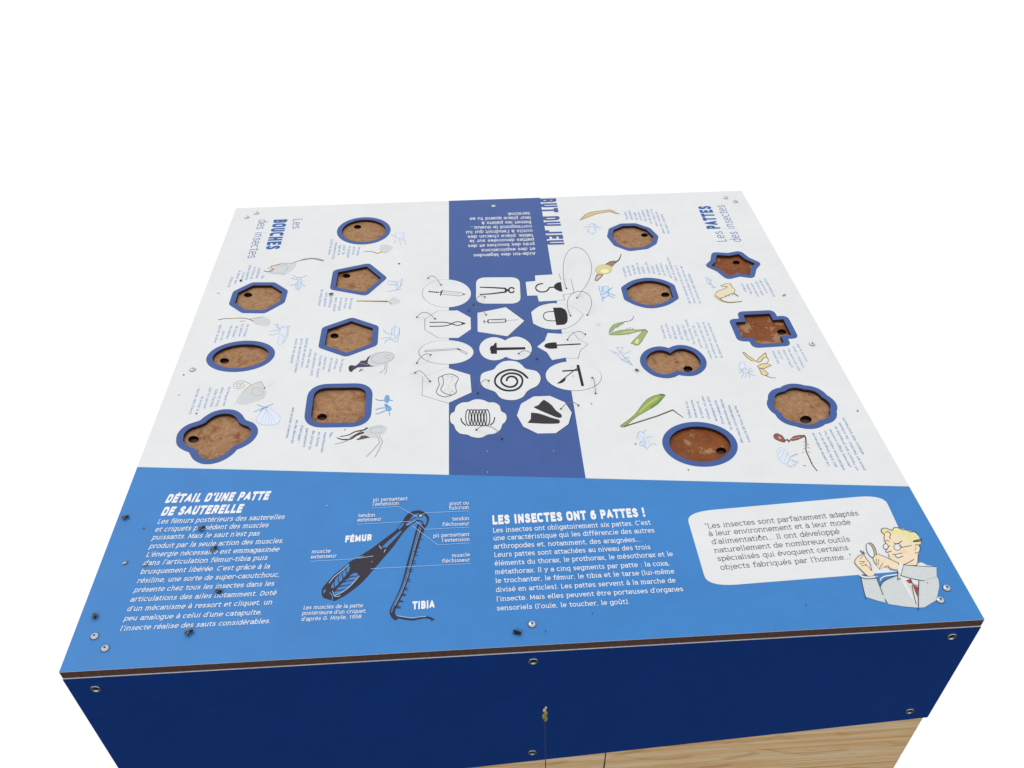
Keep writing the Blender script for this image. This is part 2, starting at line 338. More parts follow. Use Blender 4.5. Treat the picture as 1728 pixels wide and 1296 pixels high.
    cap = {
     'A': (.56, [[(.02, 0), (.28, 1), (.54, 0)], [(.13, .32), (.43, .32)]], [], [(.02, 0, 'b'), (.54, 0, 'b')]),
     'B': (.50, [[(.07, 0), (.07, 1), (.26, 1)] + O(.26, .76, .17, .24, 90, -90) + [(.08, .52)], [(.26, .52)] + O(.26, .26, .20, .26, 90, -90) + [(.07, 0)]], [], []),
     'C': (.52, [O(.28, .5, .26, .5, 50, 310)], [], []), 'D': (.54, [], [[(.07, 0), (.07, 1), (.24, 1)] + O(.24, .5, .25, .5, 90, -90)[1:-1] + [(.24, 0)]], []),
     'E': (.46, [[(.42, 1), (.07, 1), (.07, 0), (.43, 0)], [(.07, .52), (.37, .52)]], [], []), 'F': (.44, [[(.42, 1), (.07, 1), (.07, 0)], [(.07, .5), (.37, .5)]], [], [(.07, 0, 'b')]),
     'G': (.55, [O(.28, .5, .26, .5, 50, 350) + [(.53, .5), (.34, .5)]], [], []), 'H': (.56, [v(.07), v(.49), [(.07, .5), (.49, .5)]], [], [(.07, 0, 'b'), (.49, 0, 'b'), (.07, 1, 'b'), (.49, 1, 'b')]),
     'I': (.18, [v(.09)], [], [(.09, 0, 'b'), (.09, 1, 'b')]), 'J': (.38, [v(.30, 1, .3) + O(.16, .3, .14, .3, 0, -160)], [], [(.30, 1, 'l')]), 'L': (.42, [[(.08, 1), (.08, 0), (.40, 0)]], [], [(.08, 1, 'b')]),
     'M': (.68, [[(.07, 0), (.07, 1), (.34, .15), (.61, 1), (.61, 0)]], [], [(.07, 0, 'b'), (.61, 0, 'b')]), 'N': (.56, [[(.07, 0), (.07, 1), (.49, 0), (.49, 1)]], [], [(.07, 0, 'b'), (.49, 1, 'b')]),
     'O': (.56, [], [O(.28, .5, .25, .5)], []), 'P': (.48, [[(.07, 0), (.07, 1), (.24, 1)] + O(.24, .73, .20, .27, 90, -90) + [(.08, .46)]], [], [(.07, 0, 'b')]), 'Q': (.58, [[(.34, .2), (.5, -.1)]], [O(.28, .5, .25, .5)], []),
     'R': (.52, [[(.07, 0), (.07, 1), (.24, 1)] + O(.24, .74, .20, .26, 90, -90) + [(.08, .48)], [(.26, .48), (.46, 0)]], [], [(.07, 0, 'b'), (.46, 0, 'b')]),
     'S': (.48, [[(.43, .82), (.35, .96), (.24, 1), (.11, .93), (.07, .78), (.13, .63), (.26, .53), (.38, .42), (.44, .28), (.41, .10), (.30, .01), (.21, 0), (.11, .05), (.04, .18)]], [], []),
     'T': (.48, [[(.02, 1), (.46, 1)], v(.24)], [], [(.24, 0, 'b')]), 'U': (.54, [v(.07, 1, .35) + O(.27, .35, .20, .35, 180, 360) + v(.47, .35, 1)], [], [(.07, 1, 'b'), (.47, 1, 'b')]),
     'V': (.5, [[(.02, 1), (.25, 0), (.48, 1)]], [], []), '!': (.16, [[(.08, 1), (.08, .52)]], [], [], [(.08, 0)]),
     '0': (.46, [], [O(.23, .5, .19, .5)], []), '1': (.34, [[(.05, .78), (.19, 1), (.19, 0)]], [], [(.19, 0, 'b')]), '4': (.48, [[(.34, 0), (.34, 1), (.04, .3), (.45, .3)]], [], []),
     '5': (.45, [[(.38, 1), (.10, 1), (.08, .56), (.2, .62)] + O(.21, .31, .19, .31, 80, -150)], [], []), '6': (.48, [[(.40, .88), (.30, 1), (.16, .95), (.07, .72), (.05, .35)]], [O(.24, .3, .19, .3)], []),
     '8': (.46, [], [O(.23, .76, .16, .24), O(.23, .26, .19, .26)], []), '9': (.48, [[(.08, .12), (.18, 0), (.32, .05), (.41, .28), (.43, .65)]], [O(.24, .7, .19, .3)], []),
    }
    acc = {'é': ('e', 'a'), 'è': ('e', 'g'), 'ê': ('e', 'c'), 'à': ('a', 'g'), 'â': ('a', 'c'), 'ï': ('i', 'd'), 'î': ('i', 'c'), 'û': ('u', 'c'), 'ù': ('u', 'g'), 'É': ('E', 'a'), 'ç': ('c', 'z'), 'ô': ('o', 'c')}
    mark = None
    if ch in acc: ch, mark = acc[ch]
    iscap = ch in cap
    g = (cap if iscap else low).get(ch) or low['-']
    w, op, cl, sf = g[:4]; nm_ = len(op); dots = list(g[4]) if len(g) > 4 else []
    op = [list(p) for p in op]
    if mark:
        if ch == 'i': dots = []
        x = w / 2; y0, y1 = (1.16, 1.40) if iscap else (1.55, 2.15)
        if mark == 'a': op.append([(x - .03, y0), (x + .09, y1)])
        if mark == 'g': op.append([(x + .05, y0), (x - .07, y1)])
        if mark == 'c': op.append([(x - .10, y0), (x, y1), (x + .10, y0)])
        if mark == 'd': dots += [(x - .09, 1.9), (x + .09, 1.9)]
        if mark == 'z': op.append([(x, -.05), (x + .02, -.4), (x - .08, -.6)])
    return w, op, cl, sf, dots, iscap, nm_
class Face:
    """a plain alphabet drawn with strokes of one weight, with or without slab serifs"""
    def __init__(s, hw, slab=0.0, st=0.07, ex=2.3, xh=.50, cap=.68, desc=-.20, sb=.055, xs=1.0, rnd=False):
        s.hw, s.slab, s.st, s.ex, s.xh, s.cap, s.desc, s.sb, s.xs, s.rnd, s.g = hw, slab, st, ex, xh, cap, desc, sb, xs, rnd, {}
    def my(s, y, c):
        h = s.hw
        if c: return h + y * (s.cap - 2 * h)
        k = [(-1, s.desc + h), (0, h), (1, s.xh - h), (2, s.cap + .07 - h)]
        i = 0 if y < 0 else (1 if y <= 1 else 2)
        (a, fa), (b, fb) = k[i], k[i + 1]; return fa + (fb - fa) * (y - a) / (b - a)
    def glyph(s, ch):
        if ch in s.g: return s.g[ch]
        if ch.isspace(): s.g[ch] = (.27 * s.xs + s.sb + s.hw * 1.1, [], []); return s.g[ch]
        w, op, cl, sf, dots, c, nm_ = skeleton(ch, s.ex); h = s.hw; k = s.xs
        M = lambda p: Vector((s.hw + p[0] * k, s.my(p[1], c)))
        polys = []
        for si, st_ in enumerate(op):
            h = s.hw * (.62 if si >= nm_ and s.hw > .08 else (.85 if si >= nm_ else 1))
            p = [Vector((s.hw + q[0] * k, s.my(q[1], c))) for q in st_]
            if len(p) > 8 and ch in 'sS': p = smooth(p, False, 3)
            if not s.rnd:
                for e_, f_ in ((0, 1), (-1, -2)):
                    d = (p[e_] - p[f_]); straight = abs(d.x) < 1e-4 or abs(d.y) < 1e-4
                    if d.length > 1e-5: p[e_] = p[e_] + d.normalized() * (h * (1.0 if straight else .35))
            n = len(p)
            for i in range(n - 1):
                d = p[i + 1] - p[i]
                if d.length < 1e-6: continue
                nn = Vector((-d.y, d.x)).normalized() * h; polys.append([p[i] + nn, p[i] - nn, p[i + 1] - nn, p[i + 1] + nn])
            for i in range(n):
                if not s.rnd and i in (0, n - 1): continue
                a_ = (p[i] - p[i - 1]).normalized() if i else None; b_ = (p[i + 1] - p[i]).normalized() if i < n - 1 else None
                r = h * .999
                if a_ and b_ and a_.dot(b_) < .3 and not s.rnd and abs(a_.dot(b_)) < .05: polys.append([p[i] + Vector(q) * r for q in ((-1, -1), (1, -1), (1, 1), (-1, 1))])
                else: polys.append([p[i] + Vector((math.cos(t * math.pi / 4 + .2), math.sin(t * math.pi / 4 + .2))) * r for t in range(8)])
        h = s.hw
        for st_ in cl:
            p = [M(q) for q in st_]; polys += ribbon(p, 2 * h, None, True, 8)
        for x, y in dots:
            q = M((x, y)); r = h * 1.12; polys.append([q + Vector((math.cos(t * math.pi / 5), math.sin(t * math.pi / 5))) * r for t in range(10)] if s.rnd or s.slab else [q + Vector(o_) * h for o_ in ((-1, -1), (1, -1), (1, 1), (-1, 1))])
        if s.slab:
            for x, y, d in sf:
                q = M((x, y)); l_ = q.x - h - (s.slab if d in 'lb' else 0); r_ = q.x + h + (s.slab if d in 'rb' else 0)
                lo = y in (0, -1); y0 = q.y - h if lo else q.y + h - s.st
                polys.append([Vector((l_, y0 + .0006)), Vector((r_, y0 + .0006)), Vector((r_, y0 + s.st)), Vector((l_, y0 + s.st))])
        v, f = union(polys)
        s.g[ch] = (w * k + 2 * h + s.sb, v, f); return s.g[ch]
    def layout(s, txt, track=0.0):
        x = 0; vs, fs = [], []
        for ch in txt:
            a, v, f = s.glyph(ch); b = len(vs)
            vs += [Vector((p.x + x, p.y)) for p in v]; fs += [[b + q for q in t] for t in f]; x += a + track
        m0 = min(p.x for p in vs); m1 = max(p.x for p in vs)
        return [Vector((p.x - m0, p.y)) for p in vs], fs, m1 - m0
SLAB = Face(.046, .052, .064, xh=.55, cap=.70, sb=.026, xs=1.02)
SLABB = Face(.052, .040, .058, xh=.56, cap=.70, sb=.012, xs=1.02)
SLABL = Face(.036, .050, .056, xh=.54, cap=.70, sb=.024, xs=1.06)
SANS = Face(.036, rnd=True, sb=.035, xs=1.04)
THIN = Face(.023, xs=.8, rnd=True, sb=.07)
HEAVY = Face(.082, ex=3.4, sb=.05, xs=.66)
HEAVYW = Face(.094, ex=3.4, sb=.008, xs=.86)
def text(name, face, r, lines, caph, m, parent, shear=0.0, mid=False, label=None, z=0.00035, track=0.0, sect=None):
    """each line: (string, start, end); caph = measured vector from a baseline to the cap tops"""
    V, F = [], []
    for ln in lines:
        t, a, b = ln
        A, Bp = B(r, [a, b]); u = (Bp - A); wid = u.length; u.normalize(); n = Vector((-u.y, u.x))
        cp = B(r, [(a[0] + caph[0], a[1] + caph[1])])[0]; h = (cp - A).dot(n)
        sy = h / face.cap
        vs, fs, w = face.layout(t, track)
        sx = (wid - abs(shear) * 0) / w
        base = A - n * (face.xh * sy * 0.5 if mid else 0)
        o = len(V)
        for p in vs:
            q = base + u * (p.x * sx + shear * p.y * sy) + n * (p.y * sy); V.append((q.x, q.y, TOP + z))
        F += [[o + k for k in f] for f in fs]
    return obj(name, V, F, m, parent, None, label)

# ================================================================== THE TABLE
table = empty('discovery_table', (0, DEP / 2, 0), 'square blue and white insect game table with printed top, cut-out recesses and wooden base', 'game table')

HOLES = [  # name, outline on the table, finger hole, wetness, label
 ('round', B('B1', ell(820, 428, 266, 135, -3)), ('B1', 745, 381, 45, 25), .15, 'round recess at the far left'),
 ('pentagon', B('F1', [(385, 695), (905, 590), (1168, 805), (865, 1062), (338, 968)]), ('F1', 537, 762, 72, 41), .25, 'pentagonal recess'),
 ('octagon', B('F2', [(345, 688), (620, 556), (955, 556), (1148, 678), (1098, 852), (810, 1008), (480, 1004), (283, 878)]), ('F2', 525, 733, 76, 42), .25, 'octagonal recess'),
 ('hexagon', B('B2', [(595, 546), (885, 446), (1146, 532), (1132, 718), (828, 830), (560, 740)]), ('B2', 680, 625, 52, 32), .30, 'hexagonal recess'),
 ('oval', B('F3', ell(660, 768, 516, 212, -6)), ('F3', 365, 853, 85, 52), .30, 'narrow oval recess on the left'),
 ('rounded_square', rounded(B('B3', [(440, 180), (1072, 168), (1040, 596), (383, 607)]), .26), ('B3', 530, 531, 60, 41), .35, 'rounded square recess'),
 ('four_lobed', smooth(B('A3', [(210, 800), (225, 730), (290, 670), (380, 638), (465, 605), (520, 560), (600, 512), (700, 490), (790, 497), (850, 535), (885, 590), (930, 622), (1000, 648), (1035, 700), (1020, 760), (960, 820), (880, 862), (810, 890), (760, 945), (680, 1002), (590, 1037), (490, 1043), (410, 1005), (375, 950), (345, 910), (290, 890), (225, 850)]), True, 3), ('A3', 335, 803, 66, 44), .35, 'four-lobed recess'),
 ('decagon', B('D1', [(543, 490), (655, 442), (800, 438), (942, 486), (1026, 570), (1007, 643), (922, 692), (740, 714), (598, 662), (525, 570)]), ('D1', 918, 553, 42, 23), .10, 'ten-sided recess'),
 ('star', B('D2', [(428, 866), (580, 876), (695, 854), (777, 918), (894, 970), (847, 1022), (825, 1110), (690, 1092), (570, 1122), (478, 1047), (363, 995), (413, 950)]), ('D2', 665, 958, 44, 25), .95, 'star-shaped recess'),
 ('barrel', smooth(B('G2', [(295, 722), (430, 636), (560, 596), (700, 580), (850, 595), (980, 632), (1078, 680)]), False, 3) + smooth(B('G2', [(1144, 880), (1010, 962), (850, 1012), (700, 1024), (540, 990), (430, 945), (345, 902)]), False, 3), ('G2', 1000, 837, 76, 45), .30, 'barrel-shaped recess'),
 ('cross', B('D4', [(468, 512), (785, 498), (825, 576), (950, 567), (1047, 759), (918, 768), (955, 850), (628, 870), (588, 797), (450, 792), (368, 604), (490, 597)]), ('D4', 930, 722, 56, 35), .80, 'cross-shaped recess'),
 ('double_circle', smooth(B('G3', [(340, 712), (420, 655), (520, 630), (640, 645), (760, 700), (850, 790), (885, 870), (870, 950), (800, 1020), (700, 1058), (560, 1052), (455, 1022)]), False, 3) + smooth(B('G3', [(450, 1024), (400, 1060), (330, 1090), (230, 1097), (100, 1070), (0, 1010), (-80, 930), (-105, 840), (-80, 765), (-10, 700), (100, 660), (200, 660), (290, 688), (332, 710)]), False, 3), ('G3', 655, 1003, 88, 56), .25, 'double-circle recess'),
 ('wide_oval', B('D5', ell(1160, 860, 375, 213, 5)), ('D5', 1418, 943, 64, 43), .92, 'wide oval recess on the right'),
 ('flower', lobed(B('D6', [(605, 292), (848, 268), (1058, 362), (1152, 520), (1040, 640), (745, 664), (562, 550), (484, 400)]), .20), ('D6', 862, 635, 72, 48), .22, 'scalloped flower-shaped recess')]

TT = 0.0003                                  # the game tokens lie almost flush in shallow pockets
T_ = lambda r, pts: B(r, pts, TT)
TOKEN_OUTLINES = [ccw([Vector(p) for p in o]) for o in (
 T_('C2', ell(459, 395, 295, 168, 1)),
 rounded(T_('C2', [(815, 203), (1346, 199), (1360, 519), (815, 520)]), .24),
 T_('C3', [(370, 560), (722, 540), (745, 620), (893, 615), (940, 815), (780, 838), (797, 918), (428, 940), (405, 850), (258, 855), (235, 655), (378, 640)]),
 T_('C2', [(355, 607), (590, 603), (748, 690), (752, 830), (600, 935), (360, 937), (195, 835), (195, 705)]),
 T_('C2', [(835, 632), (1180, 563), (1405, 728), (1200, 915), (838, 860)]),
 smooth(T_('C3', [(315, 1095), (430, 1010), (580, 970), (700, 967), (830, 990), (970, 1045)]), False, 3) + smooth(T_('C5', [(1160, -80), (1095, 5), (1020, 70), (920, 115), (830, 134), (700, 136), (560, 110), (430, 50)]), False, 3),
 T_('C2', ell(452, 1110, 331, 145, 0)),
 smooth(T_('C2', [(1170, 966), (1120, 943), (1040, 927), (950, 945), (880, 1000), (858, 1070), (885, 1140), (950, 1190), (1040, 1208), (1120, 1195), (1178, 1166)]), False, 3) + smooth(T_('C2', [(1182, 1166), (1240, 1190), (1320, 1202), (1410, 1185), (1470, 1140), (1497, 1070), (1470, 1000), (1400, 945), (1310, 920), (1230, 935), (1174, 966)]), False, 3),
 T_('C5', [(490, 388), (600, 300), (640, 188), (830, 200), (1005, 170), (1080, 272), (1225, 350), (1118, 440), (1080, 562), (900, 548), (705, 582), (630, 468)]),
 T_('C4', [(460, 290), (745, 378), (762, 590), (478, 720), (163, 625), (170, 405)]),
 smooth(T_('C4', [(870, 420), (890, 365), (960, 335), (1035, 312), (1070, 268), (1140, 220), (1230, 208), (1320, 222), (1380, 265), (1415, 302), (1480, 318), (1550, 335), (1595, 385), (1600, 445), (1560, 510), (1480, 550), (1430, 588), (1390, 645), (1310, 680), (1230, 686), (1140, 670), (1090, 635), (1052, 588), (990, 562), (920, 535), (875, 480)]), True, 3),
 T_('C5', ell(1018, 817, 407, 212, 2)),
 smooth(T_('C4', [(497, 905), (510, 850), (552, 822), (570, 762), (640, 716), (720, 708), (780, 682), (850, 675), (920, 690), (965, 712), (1040, 715), (1100, 755), (1118, 818), (1170, 850), (1185, 900), (1165, 950), (1132, 980), (1110, 1040), (1040, 1090), (955, 1103), (890, 1135), (820, 1141), (750, 1125), (712, 1105), (620, 1090), (565, 1040), (545, 988), (510, 960)]), True, 3),
 T_('C6', [(572, 300), (725, 210), (925, 203), (1105, 280), (1190, 405), (1150, 545), (995, 655), (775, 660), (600, 575), (523, 440)]))]

# -- the sheet itself: white, blue band, light-blue front field, with the recesses cut through
rect = [Vector(p) for p in ((-W2, 0), (W2, 0), (W2, DEP), (-W2, DEP))]
edgeL, edgeR = B('PX', [(200, 787.2), (1580, 822)])
bl, br = B('PX', [(757.5, 330), (910.5, 330)]); nl, nr = B('PX', [(757.5, 801.5), (988.5, 808)])
def atY(p, q, y): return p + (q - p) * ((y - p.y) / (q.y - p.y))
def atX(p, q, x): return p + (q - p) * ((x - p.x) / (q.x - p.x))
e0, e1 = atX(edgeL, edgeR, -W2), atX(edgeL, edgeR, W2)
front = [Vector((-W2, 0)), Vector((W2, 0)), e1, e0]
def isect(a, b, c, d):
    r, s = b - a, d - c; t = ((c - a).x * s.y - (c - a).y * s.x) / (r.x * s.y - r.y * s.x); return a + r * t
nl2, nr2 = isect(bl, nl, e0, e1), isect(br, nr, e0, e1)
band = [nl2, nr2, atY(br, nr, DEP), atY(bl, nl, DEP)]
polys = [rect, band, front] + [h[1] for h in HOLES]
POCKETS = []
for o in TOKEN_OUTLINES:
    rb = ribbon(o, .0013, None, True, 8); POCKETS.append([o] + rb); polys += [o] + rb
vs, fs = [], []
for p in polys:
    p = ccw(p); fs.append(list(range(len(vs), len(vs) + len(p)))); vs += p
v, e, f, ov, oe, of = delaunay_2d_cdt(vs, [], fs, 1, 1e-7)
V = [Vector((p.x, p.y, TOP)) for p in v]; F, I = [], []
for t, o in zip(f, of):
    if not o or any(k >= 3 for k in o): continue
    F.append(list(t)); I.append(1 if 1 in o else (2 if 2 in o else 0))
MS = [M_WHITE, M_BAND, M_LIGHT, M_CORE, M_PALE]
for za, zb, k in ((TOP, TOP - 0.0007, 4), (TOP - 0.0007, TOP - THK, 3)):
    b = len(V)
    for z in (za, zb): V += [Vector((p.x, p.y, z)) for p in rect]
    for i in range(4): F.append([b + 4 + i, b + 4 + (i + 1) % 4, b + (i + 1) % 4, b + i]); I.append(k)
b = len(V); V += [Vector((p.x, p.y, TOP - THK)) for p in rect]; F.append([b + 3, b + 2, b + 1, b]); I.append(3)
obj('top_panel', V, F, MS, table, I, 'printed top sheet, white with a blue band across it and a light blue front field')

RDEP = 0.0062
for pk in POCKETS:
    v, f = union(pk); obj('token_pocket', [(p.x, p.y, TOP - .0036) for p in v], f, mat('pocket_dark', (46, 34, 30), .8, .1), table)
for k, (nm, poly, dot, wet, lab) in enumerate(HOLES):
    poly = ccw(poly)
    # coloured border printed round the opening
    rv, rf = union(ribbon(poly, 0.0225, None, True, 14), [poly])
    obj('recess_border', [(p.x, p.y, TOP + 0.0001) for p in rv], rf, M_RING, table, None, 'blue border of the ' + lab)
    r, dx, dy, rx, ry = dot
    dp = ccw(B(r, ell(dx, dy, rx, ry, 0, 24), -RDEP))
    fv, ff = union([poly], [dp])
    V = [Vector((p.x, p.y, TOP - RDEP)) for p in fv]; F = [list(t) for t in ff]; I = [0] * len(F)
    b = len(V); n = len(poly)
    for z in (TOP + 0.0001, TOP - RDEP): V += [Vector((p.x, p.y, z)) for p in poly]
    for i in range(n): F.append([b + i, b + (i + 1) % n, b + n + (i + 1) % n, b + n + i]); I.append(1)
    ro = obj('recess', V, F, [floor_mat('recess_floor_' + nm, wet, k + 1), mat('recess_wall_brown', (58, 34, 24), .8, .1, var=.3, scale=200)], table, I, lab)
    n = len(dp); V = [Vector((p.x, p.y, z)) for z in (TOP - RDEP, TOP - RDEP - .03) for p in dp]
    F = [[i, (i + 1) % n, n + (i + 1) % n, n + i] for i in range(n)] + [[n + i for i in range(n)]]
    fh = obj('finger_hole', V, F, mat('hole_dark', (34, 20, 16), .9, .05), table); fh.parent = ro
    # crumbs of dirt in the recess
    rng = random.Random(k + 40); cx = sum((p.x for p in poly)) / len(poly); cy = sum((p.y for p in poly)) / len(poly)
    parts = []
    for q in range(9 if wet < .5 else 12):
        a = rng.uniform(0, 6.28); t = rng.uniform(.25, .78); e_ = poly[rng.randrange(len(poly))]
        c = Vector((cx + (e_.x - cx) * t, cy + (e_.y - cy) * t * (1 if e_.y < cy else .6), TOP - RDEP))
        s = rng.uniform(.0004, .0012)
        dv, df = dome(c, s * rng.uniform(.8, 1.6), s * .8, n=6, rings=2); parts.append((dv, df, 0 if rng.random() < .75 else 1))
    cv, cf, ci = merge(parts)
    cr = obj('dirt', cv, cf, [mat('dirt_rust', (128, 76, 38), .8, .1, var=.4, scale=300), mat('dirt_pale', (190, 160, 126), .8, .1, var=.3, scale=300)], table, ci)
    cr['kind'] = 'stuff'; cr.parent = ro

# -- body under the top
FZ0 = TOP - THK - 0.0006; FZ1 = TOP - 0.0151 - 0.2336
FY = -.0010
cR, cL = PY(1565, 1210.5, FY), PY(800, 1295, FY)       # lower edge of the front panel is cut on a slant
slope = (cR.z - cL.z) / (cR.x - cL.x)
ZR = cR.z + (W2 - cR.x) * slope; ZL = cR.z + (-W2 - cR.x) * slope
def panel(name, x0, x1, y0, y1, zl, zr, face, label):
    bv, bf = boxm(x0, x1, y0, y1, 0, FZ0 - .0003)
    for k in range(4): bv[k].z = zl if bv[k].x < (x0 + x1) / 2 else zr
    idx = [1] * 6; idx[face] = 0
    return obj(name, bv, bf, [M_NAVY, M_PALE], table, idx, label)
panel('front_panel', -W2 - .0004, W2 + .0004, FY, .0024, ZL, ZR, 2, 'dark blue front panel with a slanted lower edge')
panel('side_panel', -W2 - .0004, -W2 + .0024, .0026, DEP - .0036, ZL, ZL, 4, 'dark blue left side panel')
panel('side_panel', W2 - .0024, W2 + .0004, .0026, DEP - .0036, ZR, ZR, 5, 'dark blue right side panel')
panel('back_panel', -W2 - .0004, W2 + .0004, DEP - .0034, DEP + .0006, ZL, ZR, 3, 'dark blue back panel')

def wood():
    m = bpy.data.materials.new('pine_boards'); m.use_nodes = True; t = m.node_tree; b = t.nodes['Principled BSDF']
    b.inputs['Roughness'].default_value = 0.65; b.inputs['Specular IOR Level'].default_value = .2
    g = t.nodes.new('ShaderNodeNewGeometry'); oi = t.nodes.new('ShaderNodeObjectInfo')
    cb = t.nodes.new('ShaderNodeVectorMath'); cb.operation = 'MULTIPLY_ADD'; t.links.new(oi.outputs['Random'], cb.inputs[0])
    cb.inputs[1].default_value = (3, 2, 5); t.links.new(g.outputs['Position'], cb.inputs[2])
    def noise(sc_, det, s, dist=0.0):
        mp = t.nodes.new('ShaderNodeMapping'); mp.inputs['Scale'].default_value = sc_; t.links.new(cb.outputs[0], mp.inputs[0])
        n = t.nodes.new('ShaderNodeTexNoise'); n.inputs['Scale'].default_value = s; n.inputs['Detail'].default_value = det; n.inputs['Distortion'].default_value = dist
        t.links.new(mp.outputs[0], n.inputs['Vector']); return n
    def rmp(n, stops):
        r = t.nodes.new('ShaderNodeValToRGB'); e = r.color_ramp.elements
        while len(e) < len(stops): e.new(0.5)
        for k, (p_, c_) in enumerate(stops): e[k].position = p_; e[k].color = (*c_, 1)
        t.links.new(n.outputs['Fac'], r.inputs[0]); return r
    a = rmp(noise((0.7, 0.7, 30), 6, 2.2, .9), [(.25, lin((222, 172, 116))), (.45, lin((248, 208, 154))), (.6, lin((252, 228, 188))), (.78, lin((236, 190, 138)))])
    fgr = rmp(noise((3, 3, 220), 4, 3.0), [(.35, (.80, .75, .68)), (.6, (1, 1, 1))])
    st = rmp(noise((3.0, 3.0, 14), 6, 2.0, 2.2), [(.56, (1, 1, 1)), (.76, (.74, .60, .46))])
    def mult(x, y):
        k = t.nodes.new('ShaderNodeVectorMath'); k.operation = 'MULTIPLY'; t.links.new(x, k.inputs[0]); t.links.new(y, k.inputs[1]); return k.outputs[0]
    t.links.new(mult(mult(a.outputs[0], fgr.outputs[0]), st.outputs[0]), b.inputs['Base Color'])
    bp = t.nodes.new('ShaderNodeBump'); bp.inputs['Strength'].default_value = .4; bp.inputs['Distance'].default_value = .001
    t.links.new(fgr.outputs[0], bp.inputs['Height']); t.links.new(bp.outputs[0], b.inputs['Normal'])
    return m
M_WOOD = wood()
ZB = ZR + .02; hb = 0.143; kz = 0
while ZB - kz * hb > 0.02:
    z1 = ZB - kz * hb; z0 = max(0.0, z1 - hb + .0025)
    xi = W2 - .0028
    obj('front_board', *boxm(-xi, xi, .0028, .030, z0, z1), M_WOOD, table)
    obj('back_board', *boxm(-xi, xi, DEP - .031, DEP - .0038, z0, z1), M_WOOD, table)
    for sx in (-1, 1):
        xa, xb = sorted((sx * xi, sx * (xi - .028)))
        obj('side_board', *boxm(xa, xb, 0.0303, DEP - .0313, z0, z1), M_WOOD, table)
    kz += 1

# -- screws
def screw(c, axis, r, label):
    a = dome(c, r * 1.12, r * .16, axis, 20, 2); d = dome(c + axis * r * .12, r, r * .5, axis, 20, 6)
    h = dome(c + axis * (r * .60), r * .34, r * .04, axis, 6, 2)
    vv, ff, ii = merge([(a[0], a[1], 1), (d[0], d[1], 0), (h[0], h[1], 1)])
    return obj('screw', vv, ff, [M_STEEL, M_SOCK], table, ii, label, False)
def cup_screw(c, axis, r):
    u = axis.orthogonal().normalized(); w = axis.cross(u); n = 20; vs, fs, ii = [], [], []
    prof = [(r * 1.08, 0), (r * 1.08, r * .22), (r, r * .30), (r * .86, r * .28), (r * .52, r * .06), (r * .50, r * .16), (r * .30, r * .20), (r * .28, r * .05)]
    for a_, h in prof:
        for k in range(n): t = 2 * math.pi * k / n; vs.append(c + (u * math.cos(t) + w * math.sin(t)) * a_ + axis * h)
    for j in range(len(prof) - 1):
        for k in range(n): fs.append([j * n + k, j * n + (k + 1) % n, (j + 1) * n + (k + 1) % n, (j + 1) * n + k]); ii.append(0 if j < 4 else 1)
    fs.append([(len(prof) - 1) * n + k for k in range(n)]); ii.append(1)
    return obj('screw', vs, fs, [M_STEEL, M_SOCK], table, ii, None)
UPZ = Vector((0, 0, 1))
for (x, y) in [(159.8, 1074), (177.5, 1094.5), (897.7, 1053.8), (1597.2, 992.6), (1586.4, 1012.8), (325.1, 624), (1370.3, 581.1),
               (433, 359.9), (416.8, 366.8), (1224.7, 334), (1241, 340.4), (833, 348.2)]:
    screw(P(x, y), UPZ, .0052, None)
for (x, y) in [(161.9, 1161.4), (899.8, 1115), (898.1, 1269), (1605.4, 1073.4), (1534.6, 1199.2)]:
    cup_screw(PY(x, y, FY), Vector((0, -1, 0)), .0064)

# ------------------------------------------------------------------ printed writing on the top
BLUE = pm((92, 138, 200)); BLUEL = pm((128, 165, 215)); BOLD = pm((38, 92, 165)); WHT = mat('ink_white', (0.84, 0.85, 0.86), .5, .2, var=.02, linear=True); GREYT = pm((84, 87, 96))
SM = lambda *a: a
def small(r, rows, lab, right=False, m=None, cap=46):
    lines = [(t, b_, a_) if right else (t, a_, b_) for t, a_, b_ in rows]
    text('printed_paragraph', SANS, r, lines, (-cap, 4) if right else (cap, 0), m or BLUEL, table, mid=True, label=lab)
small('F1', [('Sa trompe', (765, 235), (735, 395)), ('se forme', (678, 230), (652, 378)), ('en poignard', (596, 222), (556, 428)), ('pour la', (500, 210), (477, 370)),
  ('tige et la', (420, 195), (392, 380)), ('transperce puis', (350, 150), (290, 455)), ('suce la sève', (275, 95), (217, 375))], 'small blue text beside the round recess')
small('B2', [('Sa trompe', (888, 165), (863, 300)), ('est fine', (825, 165), (800, 290)), ('la seringue', (763, 165), (735, 320)), ('pour piquer', (703, 160), (670, 335)),
  ('prélève', (642, 140), (617, 278)), ('une goutte', (585, 100), (556, 270)), ('de sang chaud', (528, 62), (492, 260))], 'small blue text below the pentagonal recess', cap=31)
small('F2', [('Ses', (800, 375), (770, 435)), ('mandibules', (733, 240), (677, 430)), ('en forme de', (652, 225), (578, 440)), ('pinces coupantes', (568, 190), (488, 460)),
  ('lui servent', (448, 325), (398, 490)), ('à saisir ses', (375, 290), (283, 530)), ('proies au sol', (238, 405), (165, 590))], 'small blue text above the octagonal recess')
small('F3', [('Sa trompe', (797, 185), (722, 410)), ('lui permet', (700, 185), (627, 410)), ('de piquer', (595, 215), (517, 425)), ('les plantes', (490, 215), (408, 450)),
  ('pour en', (352, 315), (302, 480)), ('aspirer la sève', (297, 200), (185, 525))], 'small blue text above the narrow oval recess')
